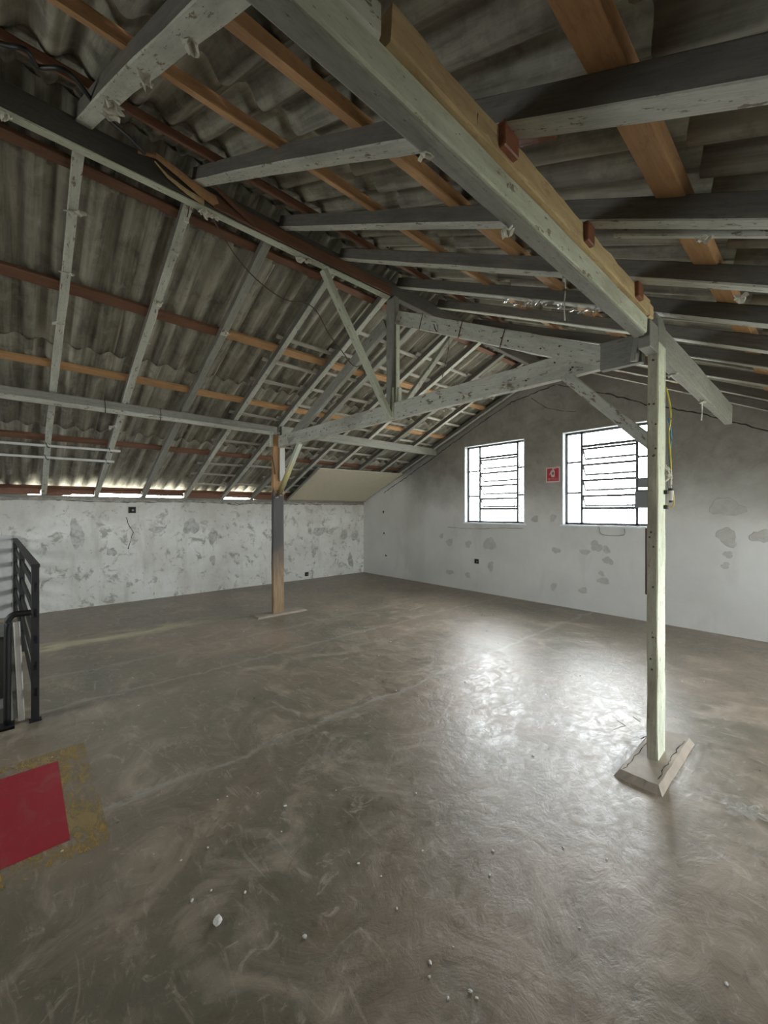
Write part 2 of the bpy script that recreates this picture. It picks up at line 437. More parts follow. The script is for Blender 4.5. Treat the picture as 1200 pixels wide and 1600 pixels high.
# ------------------------------------------------------------------ floor
bm = bmesh.new()
for lo, hi in (((XL - .15, HY1, -.16), (XR + .15, YG + .15, 0)), ((HX1, YN - .15, -.16), (XR + .15, HY1, 0)), ((XL - .15, YN - .15, -.16), (HX1, HY0, 0))):
    bx(bm, lo, hi)
floor = link('floor', bm_mesh(bm, 'floor'), 'floor')
tag(floor, 'worn burnished grey-brown concrete floor of the loft', kind='structure')

# ------------------------------------------------------------------ walls
bm = bmesh.new(); bx(bm, (XL - .15, YN - .15, 0.0), (XL, YG, 1.70))
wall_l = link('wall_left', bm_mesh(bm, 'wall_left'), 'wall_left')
tag(wall_l, 'low whitewashed wall with flaking stained plaster under the left eave', kind='structure')
bm = bmesh.new(); bx(bm, (XL - .15, HY0 - .3, -2.8), (XL, HY1 + .3, 0.0))
wl2 = link('wall_stairwell', bm_mesh(bm, 'wall_stairwell'), 'pit', wall_l)

def gable(name, y0, y1, holes, mat):
    bm = bmesh.new()
    xs = sorted(set([XL - .15, RX, XR + .15] + [q for h in holes for q in h]))
    for a, b in zip(xs, xs[1:]):
        top = [(a, zr(a, .15)), (b, zr(b, .15))]
        hole = any(abs(a - h[0]) < 1e-6 for h in holes)
        if hole or any(h[0] - 1e-6 <= a and b <= h[1] + 1e-6 for h in holes):
            bx(bm, (a, y0, 0), (b, y1, WZ[0]))
            prism(bm, [(a, WZ[1]), (b, WZ[1]), top[1][::1], top[0]], 1, y0, y1)
        else:
            prism(bm, [(a, 0), (b, 0), top[1], top[0]], 1, y0, y1)
    return link(name, bm_mesh(bm, name), mat)
wall_g = gable('wall_far', YG, YG + .15, [W1, W2], 'wall_gable')
tag(wall_g, 'grey rendered gable wall with two louvred windows and cement patches', kind='structure')
wall_n = gable('wall_near', YN - .15, YN, NWIN, 'wall_gable')
tag(wall_n, 'rendered gable wall behind the camera', kind='structure')
bm = bmesh.new()
ztop = zr(XR) + .02
ys = [YN] + [q for w in RWIN for q in w] + [YG]
for i, (a, b) in enumerate(zip(ys, ys[1:])):
    if i % 2: bx(bm, (XR, a, 0), (XR + .15, b, .70)); bx(bm, (XR, a, 1.36), (XR + .15, b, ztop))
    else: bx(bm, (XR, a, 0), (XR + .15, b, ztop))
wall_r = link('wall_right', bm_mesh(bm, 'wall_right'), 'wall_left')
tag(wall_r, 'low wall with window openings under the right eave', kind='structure')

# cement fillet along the gable roofline and hairline cracks
def strip_line(name, pts, half, th, mat, parent, normal='y'):
    """thin jagged raised line on a wall, pts are 3D"""
    bm = bmesh.new(); P = [Vector(p) for p in pts]; c = P[0].copy(); q = []
    for a, b in zip(P, P[1:]):
        n = max(2, int((b - a).length / .05))
        for i in range(n): q.append(a.lerp(b, i / n) + Vector((rnd(-1, 1), rnd(-1, 1), rnd(-1, 1))) * half * 1.2)
    q.append(P[-1]); off = Vector((0, -th, 0)) if normal == 'y' else Vector((th, 0, 0))
    nv = Vector((0, 1, 0)) if normal == 'y' else Vector((1, 0, 0)); rows = []
    for i, p in enumerate(q):
        t = (q[min(i+1, len(q)-1)] - q[max(i-1, 0)]).normalized(); s = t.cross(nv).normalized() * half * rnd(.5, 1.3)
        if normal == 'y': p = Vector((p.x, P[0].y, p.z))
        else: p = Vector((P[0].x, p.y, p.z))
        rows.append([bm.verts.new(p - c + s), bm.verts.new(p - c + off), bm.verts.new(p - c - s)])
    for a, b in zip(rows, rows[1:]):
        bm.faces.new((a[0], a[1], b[1], b[0])); bm.faces.new((a[1], a[2], b[2], b[1]))
    return link(name, bm_mesh(bm, name), mat, parent, Matrix.Translation(c))
yg = YG - .001
for pts in ([(-2.979, 3.552), (-2.678, 3.421), (-2.133, 3.186), (-1.73, 2.977), (-1.366, 2.839), (-.974, 2.67), (-.513, 2.436), (.4, 2.02)],
            [(-7.118, 1.953), (-6.274, 2.319), (-5.197, 2.811), (-4.296, 3.211), (-3.774, 3.424), (-2.979, 3.552)]):
    strip_line('crack', [(x, yg, z) for x, z in pts], .008, .003, 'crackm', wall_g)
strip_line('crack', [(x, yg, z) for x, z in ((-3.416, 3.417), (-3.138, 3.192), (-2.876, 3.102), (-2.678, 3.055))], .004, .002, 'crackm', wall_g)
strip_line('crack', [(x, yg, 1.20 + .02 * math.sin(x * 3)) for x in (-5.2, -4.8, -4.4, -3.9, -3.55)], .003, .002, 'crackm', wall_g)
# a darker, rougher cement band between the crack line and the roof
bm = bmesh.new()
up = [(-7.6, 1.96), (-6.274, 2.39), (-5.197, 2.87), (-4.296, 3.26), (-3.3, 3.62), (-2.679, 3.47), (-2.133, 3.24), (-1.366, 2.89), (-.513, 2.49), (1.2, 1.71)]
for a, b in zip(up, up[1:]):
    prism(bm, [a, b, (b[0], zr(b[0], .12)), (a[0], zr(a[0], .12))], 1, YG - .012, YG + .01)
link('cement_band', bm_mesh(bm, 'cement_band'), 'band', wall_g)
for i, (x, z, rx, rz) in enumerate([(-5.363, 1.011, .059, .046), (-5.156, .892, .073, .084), (-4.705, .886, .074, .068), (-4.228, .914, .121, .129), (-5.156, .296, .089, .051), (-4.712, .29, .067, .05), (-4.207, .506, .067, .082), (-2.99, .884, .068, .052), (-2.544, .891, .07, .049), (-2.383, .989, .081, .086), (-2.241, .946, .052, .056), (-2.219, .788, .073, .056), (-2.307, .591, .04, .043), (-2.28, .485, .078, .056), (-2.572, .302, .061, .054), (-3.031, .298, .052, .062), (-.882, 1.558, .153, .124), (-.876, 1.196, .095, .117), (-.567, 1.218, .092, .082), (-.867, .982, .053, .038), (-.891, .844, .042, .039), (-3.348, 1.382, .056, .064), (-3.042, 1.407, .052, .062), (-3.836, 2.964, .154, .124), (-3.275, 2.375, .077, .085)]):
    link('plaster_patch', blob_mesh(rx, rz, .003, i), 'patch' if z < 2 else 'band', wall_g, Matrix.Translation((x, YG, z)))
for i, (y, z, ry, rz) in enumerate([(.672, 1.152, .089, .224), (2.35, 1.236, .123, .164), (2.733, 1.015, .084, .121), (2.733, .591, .06, .085), (5.126, 1.061, .219, .088), (5.452, 1.05, .073, .09), (5.804, .947, .115, .123), (6.144, .91, .101, .125), (4.955, .632, .068, .145), (1.784, 1.194, .101, .066), (1.131, .848, .062, .073), (5.997, .333, .078, .172)]):
    link('plaster_patch', blob_mesh(ry, rz, .003, 50 + i), 'patch_dark', wall_l, Matrix.Translation((XL, y, z)) @ Matrix.Rotation(math.pi / 2, 4, 'Z'))
strip_line('crack', [(XL, 1.328, 1.415), (XL, 1.373, 1.265), (XL, 1.429, 1.156), (XL, 1.392, 1.018), (XL, 1.355, .881)], .005, .002, 'crackm', wall_l, 'x')
strip_line('crack', [(XL, 2.883, 1.684), (XL, 3.194, 1.639), (XL, 3.591, 1.682)], .006, .002, 'crackm', wall_l, 'x')
strip_line('crack', [(XL, .2, 1.69), (XL, 1.2, 1.66), (XL, 2.2, 1.68), (XL, 4.2, 1.665), (XL, 6.3, 1.68)], .006, .002, 'crackm', wall_l, 'x')
# ragged mortar bed on top of the left wall
def ragged_bar(name, x0, x1, y0, y1, z0, z1, mat, parent, amp=.012, step=.08):
    bm = bmesh.new(); n = max(2, int((y1 - y0) / step)); rows = []
    for i in range(n + 1):
        y = y0 + (y1 - y0) * i / n; q = lambda: rnd(-amp, amp)
        rows.append([bm.verts.new((x0, y, z0)), bm.verts.new((x1 + q(), y, z0 + q())), bm.verts.new((x1 + q(), y, z1 + q())), bm.verts.new((x0, y, z1))])
    for a, b in zip(rows, rows[1:]):
        for j in range(4): bm.faces.new((a[j], a[(j+1) % 4], b[(j+1) % 4], b[j]))
    bm.faces.new(rows[0]); bm.faces.new(rows[-1][::-1])
    return link(name, bm_mesh(bm, name), mat, parent)
ragged_bar('mortar_bed', XL - .14, XL + .012, YN, YG, 1.675, 1.715, 'mortar', wall_l, .012)
for a, b, z in ((YN, .24, 1.76), (.31, .60, 1.752), (.60, .89, 1.772), (.96, 1.54, 1.797), (1.61, 2.20, 1.784), (2.26, 2.87, 1.755), (2.93, 3.47, 1.782), (3.53, YG, 1.755)):
    boxpart('eave_board', (XL + .035, a, z), (XL + .055, b, 1.872), 'brown', wall_l, .003)
timber('wall_plate', (XL - .05, YN, 1.705), (XL - .05, YG, 1.705), .12, .045, 'paint_grey', wall_l, wob=.004, seg=30)
for a, b, h in ((YN, .10, .12), (.25, .50, .09), (2.28, 2.86, .10), (3.6, YG, .12)):
    ragged_bar('mortar_fill', XL - .14, XL - .02, a, b, 1.74, 1.74 + h, 'mortar', wall_l, .01)

# ------------------------------------------------------------------ windows
def louvred_window(name, x0, x1, label, m0, m1):
    w = empty(name, ((x0 + x1) / 2, YG, WZ[0]), kind='structure', label=label)
    z0, z1 = WZ; y = YG + .085; t = .034
    # plastered reveal
    for nm, lo, hi in (('reveal', (x0, YG, z0), (x0 + .012, YG + .15, z1)), ('reveal', (x1 - .012, YG, z0), (x1, YG + .15, z1)),
                       ('reveal', (x0, YG, z1 - .012), (x1, YG + .15, z1)), ('sill', (x0 - .03, YG - .02, z0 - .012), (x1 + .03, YG + .15, z0 + .012))):
        boxpart(nm, lo, hi, 'reveal', w, .002)
    x0 += .012; x1 -= .012; z0 += .012; z1 -= .012
    for lo, hi in (((x0, y, z0), (x0 + t, y + .03, z1)), ((x1 - t, y, z0), (x1, y + .03, z1)), ((x0, y, z0), (x1, y + .03, z0 + t)), ((x0, y, z1 - t), (x1, y + .03, z1))):
        boxpart('frame', lo, hi, 'steel', w, .002)
    for m in (m0, m1):
        boxpart('mullion', (m - .017, y, z0), (m + .017, y + .03, z1), 'steel', w, .002)
    zs = [z0, 1.80, 2.28, z1]
    for a, b in ((x0, m0), (m1, x1)):
        for q in zs[1:3]: boxpart('glazing_bar', (a, y + .004, q - .015), (b, y + .026, q + .015), 'steel', w, .002)
        for p, q in zip(zs, zs[1:]): boxpart('pane', (a, y + .013, p), (b, y + .017, q), 'glass', w, 0)
    # centre light: fixed pane at top and bottom, four tilting louvres
    for q in (2.515, 1.56): boxpart('glazing_bar', (m0, y, q - .019), (m1, y + .03, q + .019), 'steel', w, .002)
    boxpart('pane', (m0, y + .013, 2.515), (m1, y + .017, z1), 'glass', w, 0)
    boxpart('pane', (m0, y + .013, z0), (m1, y + .017, 1.56), 'glass', w, 0)
    for zt in (2.47, 2.225, 1.985, 1.745):
        # louvre swung out at the bottom, hinge rail at its top edge
        a, b = Vector((m0 + .015, y + .0, zt)), Vector((m0 + .015, y + .10, zt - .16)); xb = m1 - .015
        lv = boxpart('louvre', (m0 + .012, y - .006, zt - .017), (m1 - .012, y + .008, zt + .017), 'steel', w, .002)
        timber('louvre_rail', (a.x, b.y, b.z), (xb, b.y, b.z),   .03, .03, 'steel', lv, wob=0, ch=.002, seg=1)
        for xx in (a.x, xb): timber('louvre_arm', (xx, a.y, a.z), (xx, b.y, b.z),  .020, .020, 'steel', lv, up=(1, 0, 0), wob=0, ch=.002, seg=1)
        bm = bmesh.new(); d = (b - a).normalized(); nrm = Vector((0, d.z, -d.y)) * .002; c = (a + b) / 2
        A = [Vector((a.x, a.y, a.z)), Vector((xb, a.y, a.z)), Vector((xb, b.y, b.z)), Vector((a.x, b.y, b.z))]
        v1 = [bm.verts.new(p - c + nrm) for p in A]; v2 = [bm.verts.new(p - c - nrm) for p in A]
        bm.faces.new(v1); bm.faces.new(v2[::-1])
        for i in range(4): bm.faces.new((v1[i], v1[(i+1) % 4], v2[(i+1) % 4], v2[i]))
        link('louvre_glass', bm_mesh(bm, 'louvre_glass'), 'glass', lv, Matrix.Translation(c))
    timber('lever', (m1 - .05, y - .02, 1.64), (m1 - .05, y - .03, 1.42), .012, .012, 'steel', w, up=(1, 0, 0), wob=0, ch=.002, seg=1)
    return w
louvred_window('window_1', W1[0], W1[1], 'smaller-looking louvred steel window left of the red sign', -4.50, -3.72)
louvred_window('window_2', W2[0], W2[1], 'louvred steel window partly behind the pale green post', -2.63, -1.87)
for i, (a, b) in enumerate(RWIN):
    w = empty('window_%d' % (i + 3), (XR + .07, (a + b) / 2, .70), kind='structure', label='low side window under the right eave')
    for lo, hi in (((XR + .05, a, .70), (XR + .08, b, .73)), ((XR + .05, a, 1.33), (XR + .08, b, 1.36)), ((XR + .05, a, .70), (XR + .08, a + .03, 1.36)), ((XR + .05, b - .03, .70), (XR + .08, b, 1.36))):
        boxpart('frame', lo, hi, 'steel', w, .002)
    boxpart('mullion', (XR + .05, (a + b) / 2 - .012, .70), (XR + .08, (a + b) / 2 + .012, 1.36), 'steel', w, .002)
    for p, q in ((a, (a + b) / 2), ((a + b) / 2, b)): boxpart('pane', (XR + .063, p, .70), (XR + .067, q, 1.36), 'glass', w, 0)

for i, (a, b) in enumerate(NWIN):
    w = empty('window_%d' % (i + 5), ((a + b) / 2, YN - .08, WZ[0]), kind='structure', label='window in the gable wall behind the camera')
    for lo, hi in (((a, YN - .1, WZ[0]), (b, YN - .07, WZ[0] + .03)), ((a, YN - .1, WZ[1] - .03), (b, YN - .07, WZ[1])), ((a, YN - .1, WZ[0]), (a + .03, YN - .07, WZ[1])), ((b - .03, YN - .1, WZ[0]), (b, YN - .07, WZ[1]))):
        boxpart('frame', lo, hi, 'steel', w, .002)
    boxpart('mullion', ((a + b) / 2 - .012, YN - .1, WZ[0]), ((a + b) / 2 + .012, YN - .07, WZ[1]), 'steel', w, .002)
    for p, q in ((a, (a + b) / 2), ((a + b) / 2, b)): boxpart('pane', (p, YN - .087, WZ[0]), (q, YN - .083, WZ[1]), 'glass', w, 0)

# ------------------------------------------------------------------ roof slopes: rafters, battens, sheets
roof_l = empty('ceiling_left_slope', (-5.5, 1, 2.8), kind='structure', label='left roof slope of corrugated sheets on rafters and battens')
roof_r = empty('ceiling_right_slope', (-.7, 1, 2.8), kind='structure', label='dark right roof slope of corrugated sheets on rafters and battens')
RH = .07                                            # rafter depth
def rot_slope(s): return math.atan(s)
# left rafters share one mesh
LRY = [.275, .925, 1.57, 2.23, 2.90, 3.50, 4.05, 4.60, 5.20, 5.75, 6.32] + [-.38 - .65 * i for i in range(7)]
lr_meshes = [timber_mesh((Vector((RX - .04, 0, zr(RX - .04))) - Vector((XL - .12, 0, zr(XL - .12)))).length, w, RH, wob=.003, seg=16, warp=.006, side='darkwood', bottom=q) for w, q in ((.062, 'paint'), (.066, 'paint'), (.07, 'paint_grey'))]
for i, y in enumerate(LRY):
    dy = rnd(-.015, .015)
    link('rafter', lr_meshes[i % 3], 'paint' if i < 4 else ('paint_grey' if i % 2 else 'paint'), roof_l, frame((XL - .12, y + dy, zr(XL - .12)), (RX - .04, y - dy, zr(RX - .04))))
RRY = [(.29, .49), (.94, 1.18), (1.59, 1.80), (2.19, 2.39), (2.92, 2.88), (3.55, 3.42), (4.2, 3.90), (4.85, 4.55), (5.5, 5.25), (6.15, 5.95)] + [(-.38 - .65 * i, -.25 - .65 * i) for i in range(7)]
xe = XR + .12
rr_meshes = [timber_mesh((Vector((RX + .04, 0, zr(RX + .04))) - Vector((xe, .2, zr(xe)))).length, w, .085, wob=.003, seg=16, warp=.006, side='darkwood', bottom='paint') for w in (.07, .085, .075)]
for i, (ya, yb) in enumerate(RRY):
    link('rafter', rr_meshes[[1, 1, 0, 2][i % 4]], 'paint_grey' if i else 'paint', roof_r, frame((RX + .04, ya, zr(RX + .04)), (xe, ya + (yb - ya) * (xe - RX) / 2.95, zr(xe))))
# second, thinner board doubled beside the third right rafter
timber('rafter_sister', (-.62, 1.86, zr(-.62, .005)), (xe, 2.00, zr(xe, .005)), .035, .08, 'paint', roof_r)

def batten(par, x, y0, y1, w, h, mat, off, name='batten', dx=0.):
    s = SL if x < RX else SR
    n = Vector((-s if x < RX else s, 0, 1)).normalized()
    return timber(name, (x, y0, zr(x, off)), (x + dx, y1, zr(x + dx, off)), w, h, mat, par, up=n, wob=.003, seg=12, warp=.004)
for x, w, mats in ((-4.30, .10, ('brown', 'orange')), (-5.24, .085, ('orange', 'orange')), (-6.53, .09, ('brown', 'brown')), (-7.83, .06, ('brown', 'brown')), (-3.35, .07, ('brown', 'brown'))):
    batten(roof_l, x, YN, 1.58, w, .042, mats[0], RH + .006)
    batten(roof_l, x, 1.585, 3.55, w * .95, .042, mats[1], RH + .006)
    batten(roof_l, x + .02, 3.56, YG, w * .9, .042, mats[1], RH + .006)
for x, w, mat in ((-1.90, .075, 'orange'), (-1.30, .085, 'orange'), (-.375, .10, 'orange'), (-2.62, .06, 'brown'), (.5, .09, 'orange'), (1.4, .09, 'orange')):
    batten(roof_r, x, YN, 2.55, w, .042, mat, .09, dx=-.02)
    batten(roof_r, x - .02, 2.56, YG, w, .042, mat, .09)
# old tile battens left on the far bays of the left slope
tb_cache = {}
LR = sorted(y for y in LRY if y > 1.5)
tb = 0
for bi in range(1, len(LR) - 1):
    a, b = LR[bi] - .10, LR[bi + 1] + .10
    L = b - a; me = timber_mesh(L, .045, .022, wob=.003, seg=4, warp=.004)
    x = -3.42 - (bi % 2) * .05
    while x > -7.7:
        x -= .335 + rnd(-.02, .02)
        if min(abs(x - q) for q in (-4.30, -5.24, -6.53, -7.83)) < .085: continue
        if random.random() < .10 or (bi == 1 and x > -5.6 and random.random() < .35): continue
        n = Vector((-SL, 0, 1)).normalized(); tl = rnd(-.02, .02)
        link('tile_batten', me, 'tilebatten', roof_l, frame((x, a, zr(x, RH + .004 + .01 * (bi % 2))), (x + tl, b, zr(x + tl, RH + .004 + .01 * (bi % 2))), n)); tb += 1
# corrugated sheets: local X runs down the slope, waves across local Y
PITCH = .18
def sheet_mesh(L, waves=6.25, seg=9, amp=.030, th=.007):
    bm = bmesh.new(); N = int(waves * seg); xs = [0, L * .35, L * .7, L]; T = []; Bt = []
    for x in xs:
        rt = []; rb = []
        for j in range(N + 1):
            y = j * PITCH / seg; z = amp * math.sin(2 * math.pi * y / PITCH)
            rb.append(bm.verts.new((x, y, z))); rt.append(bm.verts.new((x, y, z + th)))
        T.append(rt); Bt.append(rb)
    for i in range(3):
        for j in range(N):
            bm.faces.new((T[i][j], T[i+1][j], T[i+1][j+1], T[i][j+1])); bm.faces.new((Bt[i][j], Bt[i][j+1], Bt[i+1][j+1], Bt[i+1][j]))
        for j in (0, N): bm.faces.new((T[i][j], Bt[i][j], Bt[i+1][j], T[i+1][j]))
    for i in (0, 3):
        for j in range(N): bm.faces.new((T[i][j], T[i][j+1], Bt[i][j+1], Bt[i][j]))
    me = bm_mesh(bm, 'corrugated_sheet', True); me.materials.append(M['sheet'])
    for p in me.polygons:
        if abs(p.normal.x) > .9: p.use_smooth = False
    return me
def sheet_rows(par, rows, sgn, base):
    s = SL if sgn < 0 else SR
    cs = 1 / math.sqrt(1 + s * s); ex = Vector((sgn * cs, 0, -s * cs)); 
    for (xa, xb), lift in rows:
        L = abs(xb - xa) / cs; me = sheet_mesh(L); i = 0
        y = YN - .2
        while y < YG + .1:
            ey = Vector((0, 1, 0)); ez = Vector((sgn * s * cs, 0, cs))
            lo = Vector((xa, y, zr(xa, base))) + ez * lift[0]; hi = Vector((xb, y, zr(xb, base))) + ez * lift[1]
            X = (hi - lo).normalized(); Z = Vector((-X.z, 0, X.x)) if sgn > 0 else Vector((X.z, 0, -X.x)); Y = Z.cross(X)
            org = lo.copy()
            if Y.y < 0: org.y += 6.25 * PITCH
            m = Matrix((X, Y, Z)).transposed().to_4x4(); m.translation = org + Z * ((i % 2) * .008 + rnd(-.002, .002))
            link('corrugated_sheet', me, None, par, m)
            y += 6 * PITCH; i += 1
sheet_rows(roof_l, [((-3.02, -5.22), (.012, .026)), ((-5.04, -6.55), (0, .024)), ((-6.40, -8.06), (0, .012))], -1, RH + .088)
sheet_rows(roof_r, [((-3.06, -1.62), (.012, .026)), ((-1.76, -.14), (0, .024)), ((-.30, 1.98), (0, .012))], 1, .09 + .080)
# ridge cap
bm = bmesh.new()
prism(bm, [(RX - .45, zr(RX - .45, .175)), (RX, RZ + .185), (RX + .45, zr(RX + .45, .185)), (RX + .45, zr(RX + .45, .23)), (RX, RZ + .262), (RX - .45, zr(RX - .45, .22))], 1, YN - .2, YG + .2)
link('ridge_cap', bm_mesh(bm, 'ridge_cap'), 'sheet', roof_l)
# paper and foil scraps left by the old ceiling
for p in [(-4.063, .286, 3.399), (-4.579, .264, 3.177), (-4.079, .934, 3.392), (-4.553, .935, 3.188), (-5.509, .915, 2.777), (-5.985, .879, 2.572), (-3.187, .93, 3.766), (-3.554, .30, 3.617), (-3.581, .94, 3.606), (-4.175, 1.58, 3.351)]:
    scrap(roof_l, (p[0], p[1], p[2] - .006), rnd(.9, 1.5))
for p, s in [((-2.33, .341, 3.476), 1.3), ((-2.42, .345, 3.51), 1.1), ((-1.827, .37, 3.232), .9), ((-1.373, .41, 3.012), .9), ((-.28, 2.40, 2.482), .9), ((-.313, 1.83, 2.497), .7), ((-1.011, 2.28, 2.836), .7)]:
    scrap(roof_r, (p[0], p[1], p[2] - .012), s)
for i in range(14):
    t = i / 13; x = -1.75 + .95 * t; y = 2.88 + .05 * math.sin(i)
    o = link('foil_scrap', SCRAPS[i % 6].copy(), None, roof_r, Matrix.Translation((x, y, zr(x) - .012)) @ Matrix.Rotation(rnd(0, 6), 4, 'Z') @ Matrix.Diagonal((1.0, .7, .6, 1)))
    o.data.materials.clear(); o.data.materials.append(M['foil'])
# beige board nailed under the rafters in the far corner
pn = empty('ceiling_panel', (-7.2, 5.3, 2.0), label='beige flat board nailed under the rafters in the far left corner', cat='panel')
def slab4(name, pts, th, mat, parent):
    bm = bmesh.new(); c = Vector(pts[0]); A = [bm.verts.new(Vector(p) - c) for p in pts]; B = [bm.verts.new(Vector(p) - c - Vector((0, 0, th))) for p in pts]
    bm.faces.new(A); bm.faces.new(B[::-1])
    for i in range(4): bm.faces.new((A[i], A[(i+1) % 4], B[(i+1) % 4], B[i]))
    return link(name, bm_mesh(bm, name), mat, parent, Matrix.Translation(c))
slab4('board', [(-7.86, 4.30, zr(-7.86, -.002)), (-6.52, 4.24, zr(-6.52, -.002)), (-6.46, 6.38, zr(-6.46, -.002)), (-7.86, 6.38, zr(-7.86, -.002))], .012, 'beige', pn)
timber('edge_strip', (-7.88, 4.27, zr(-7.88, -.03)), (-6.50, 4.20, zr(-6.50, -.03)), .03, .03, 'paint_grey', pn)

# ------------------------------------------------------------------ ridge beam
rb = empty('ridge_beam', (-3.045, 1, 3.69), label='long grey ridge beam along the top of the roof', cat='beam')
timber('beam', (-3.045, YN, 3.70), (-3.045, YG, 3.69), .062, .15, 'darkwood', rb, wob=.003, seg=40, warp=.004)
timber('lower_face_board', (-3.045, YN, 3.686), (-3.045, 2.80, 3.676), .066, .012, 'paint_light', rb, wob=.002, seg=20)
timber('brown_strip', (-3.004, 1.05, 3.70), (-3.004, 2.80, 3.695), .014, .10, 'brown', rb, wob=.004, seg=9, warp=.004)
def splinter(pts, w, mat, parent):
    """curling veneer strip through pts, wide w in z"""
    bm = bmesh.new(); c = Vector(pts[0]); rows = []
    for i, p in enumerate(pts):
        q = Vector(p) - c; ww = w * (1 - .75 * i / (len(pts) - 1))
        rows.append([bm.verts.new(q + Vector((0, 0, ww / 2))), bm.verts.new(q + Vector((.004, 0, 0))), bm.verts.new(q - Vector((0, 0, ww / 2))), bm.verts.new(q - Vector((.005, 0, 0)))])
    for a, b in zip(rows, rows[1:]):
        for j in range(4): bm.faces.new((a[j], a[(j+1) % 4], b[(j+1) % 4], b[j]))
    bm.faces.new(rows[0]); bm.faces.new(rows[-1][::-1])
    link('splinter', bm_mesh(bm, 'splinter'), mat, parent, Matrix.Translation(c))
splinter([(-3.00, 1.10, 3.74), (-2.985, .95, 3.755), (-2.96, .80, 3.785), (-2.93, .66, 3.80), (-2.95, .56, 3.78)], .09, 'orange', rb)
splinter([(-3.00, .98, 3.70), (-2.99, .86, 3.71), (-2.985, .74, 3.745), (-2.97, .66, 3.79)], .05, 'raw', rb)
splinter([(-2.99, 1.35, 3.73), (-2.955, 1.15, 3.77), (-2.92, 1.0, 3.80)], .08, 'brown', rb)
for p, s in (((-3.05, -.055, 3.69), 1.0), ((-3.05, 1.0, 3.672), 1.3), ((-3.05, 1.07, 3.672), .9), ((-3.05, 1.79, 3.668), 1.3), ((-3.04, 1.86, 3.668), .9)):
    scrap(rb, p, s)

# ------------------------------------------------------------------ purlins
lp = empty('purlin', (-5.51, 1, 2.62), label='left grey purlin running over the charred post to the gable wall', cat='beam')
timber('beam', (-5.51, YN, 2.625), (-5.51, 2.82, 2.625), .062, .125, 'paint_grey', lp, wob=.003, seg=30, warp=.004)
timber('lower_batten', (-5.485, YN, 2.618), (-5.485, 2.76, 2.618), .03, .05, 'paint', lp, wob=.003, seg=24)
timber('beam', (-5.51, 2.90, 2.63), (-5.53, YG, 2.67), .062, .14, 'paint_grey', lp, wob=.004, seg=12, warp=.004)
for y in (.72, 1.28): tube('wire_tie', [(-5.47, y, 2.61), (-5.468, y + .003, 2.68), (-5.472, y - .004, 2.755)], .004, 'blackcable', lp)
for y, l in ((1.02, .5), (2.0, .7)): timber('splice_plate', (-5.474, y, 2.69), (-5.474, y + l, 2.69), .014, .055, 'paint_grey', lp)
rp = empty('purlin', (-.73, 1, 2.50), label='pale green purlin with raw yellow timber on top, nearest to the camera', cat='beam')
timber('painted_beam', (-.73, YN, 2.505), (-.73, 2.60, 2.50), .06, .085, 'paint_light', rp, wob=.0025, seg=36, warp=.003)
timber('bottom_facing', (-.737, YN, 2.493), (-.737, 2.595, 2.488), .055, .012, 'paint_grey', rp, wob=.002, seg=24)
timber('raw_timber', (-.716, .64, 2.592), (-.716, 2.60, 2.588), .062, .085, 'raw', rp, wob=.004, seg=20, warp=.003)
timber('raw_timber_end', (-.716, 2.61, 2.59), (-.716, 2.67, 2.59), .06, .075, 'raw', rp)
timber('upper_board', (-.73, YN, 2.592), (-.73, .62, 2.592), .06, .085, 'paint', rp, wob=.004, seg=20)
for y, w, dz in ((1.13, .085, .01), (1.74, .07, 0), (2.38, .075, 0)):
    boxpart('cleat', (-.694, y - w / 2, 2.600 + dz), (-.664, y + w / 2, 2.68 + dz), 'cleat', rp, .004)
link('cleat', timber_mesh(.12, .07, .05), 'cleat', rp, frame((-.69, 1.20, 2.705), (-.61, 1.21, 2.675)))
timber('shim', (-.690, .98, 2.60), (-.690, 1.16, 2.60), .01, .05, 'raw', rp)
# stub of the purlin beyond the post
timber('far_beam', (-.735, 2.95, 2.455), (-.735, 5.45, 2.40), .06, .195, 'paint_grey', rp, wob=.003, seg=10, warp=.003)
for p, s in (((-.74, 2.74, 2.485), .9), ((-.76, 1.26, 2.485), .8), ((-.75, .83, 2.485), .6), ((-.70, 1.18, 2.55), .6), ((-.735, 4.2, 2.42), .9), ((-.735, 3.3, 2.44), .8)):
    scrap(rp, p, s)
tube('string', [(-1.01, 2.27, 2.83), (-1.005, 2.272, 2.75), (-1.012, 2.27, 2.66), (-1.008, 2.268, 2.57)], .004, 'white', rp, sides=5)
tube('string', [(-.735, 4.2, 2.40), (-.735, 4.21, 2.33), (-.738, 4.2, 2.26)], .005, 'white', rp, sides=5)

# ------------------------------------------------------------------ king-post truss
tr = empty('roof_truss', (-3.05, 2.86, 2.44), label='green-grey king-post truss spanning between the two posts', cat='truss')
timber('tie_beam', (-5.56, 2.86, 2.455), (-1.03, 2.86, 2.435), .062, .165, 'paint', tr, wob=.003, seg=26, warp=.003)
timber('tie_beam_end', (-1.028, 2.86, 2.425), (-.79, 2.86, 2.42), .06, .175, 'paint_grey', tr, wob=.003)
timber('king_post', (-3.045, 2.89, 2.60), (-3.045, 2.89, 3.69), .13, .06, 'paint_grey', tr, up=(0, -1, 0), wob=.002, seg=8)
timber('king_post_side_board', (-2.974, 2.86, 2.60), (-2.974, 2.86, 3.42), .055, .012, 'paint_light', tr, up=(1, 0, 0), wob=.001)
timber('top_chord', (-2.98, 2.86, 3.405), (-1.03, 2.86, 2.45), .062, .128, 'paint', tr, wob=.003, seg=14)
timber('top_chord', (-5.15, 2.86, 2.45), (-3.11, 2.86, 3.405), .062, .128, 'paint_grey', tr, wob=.003, seg=14)
timber('ridge_brace', (-3.03, 2.84, 2.47), (-3.03, 2.03, 3.66), .06, .055, 'paint_light', tr, up=(0, -1, 0), wob=.002)
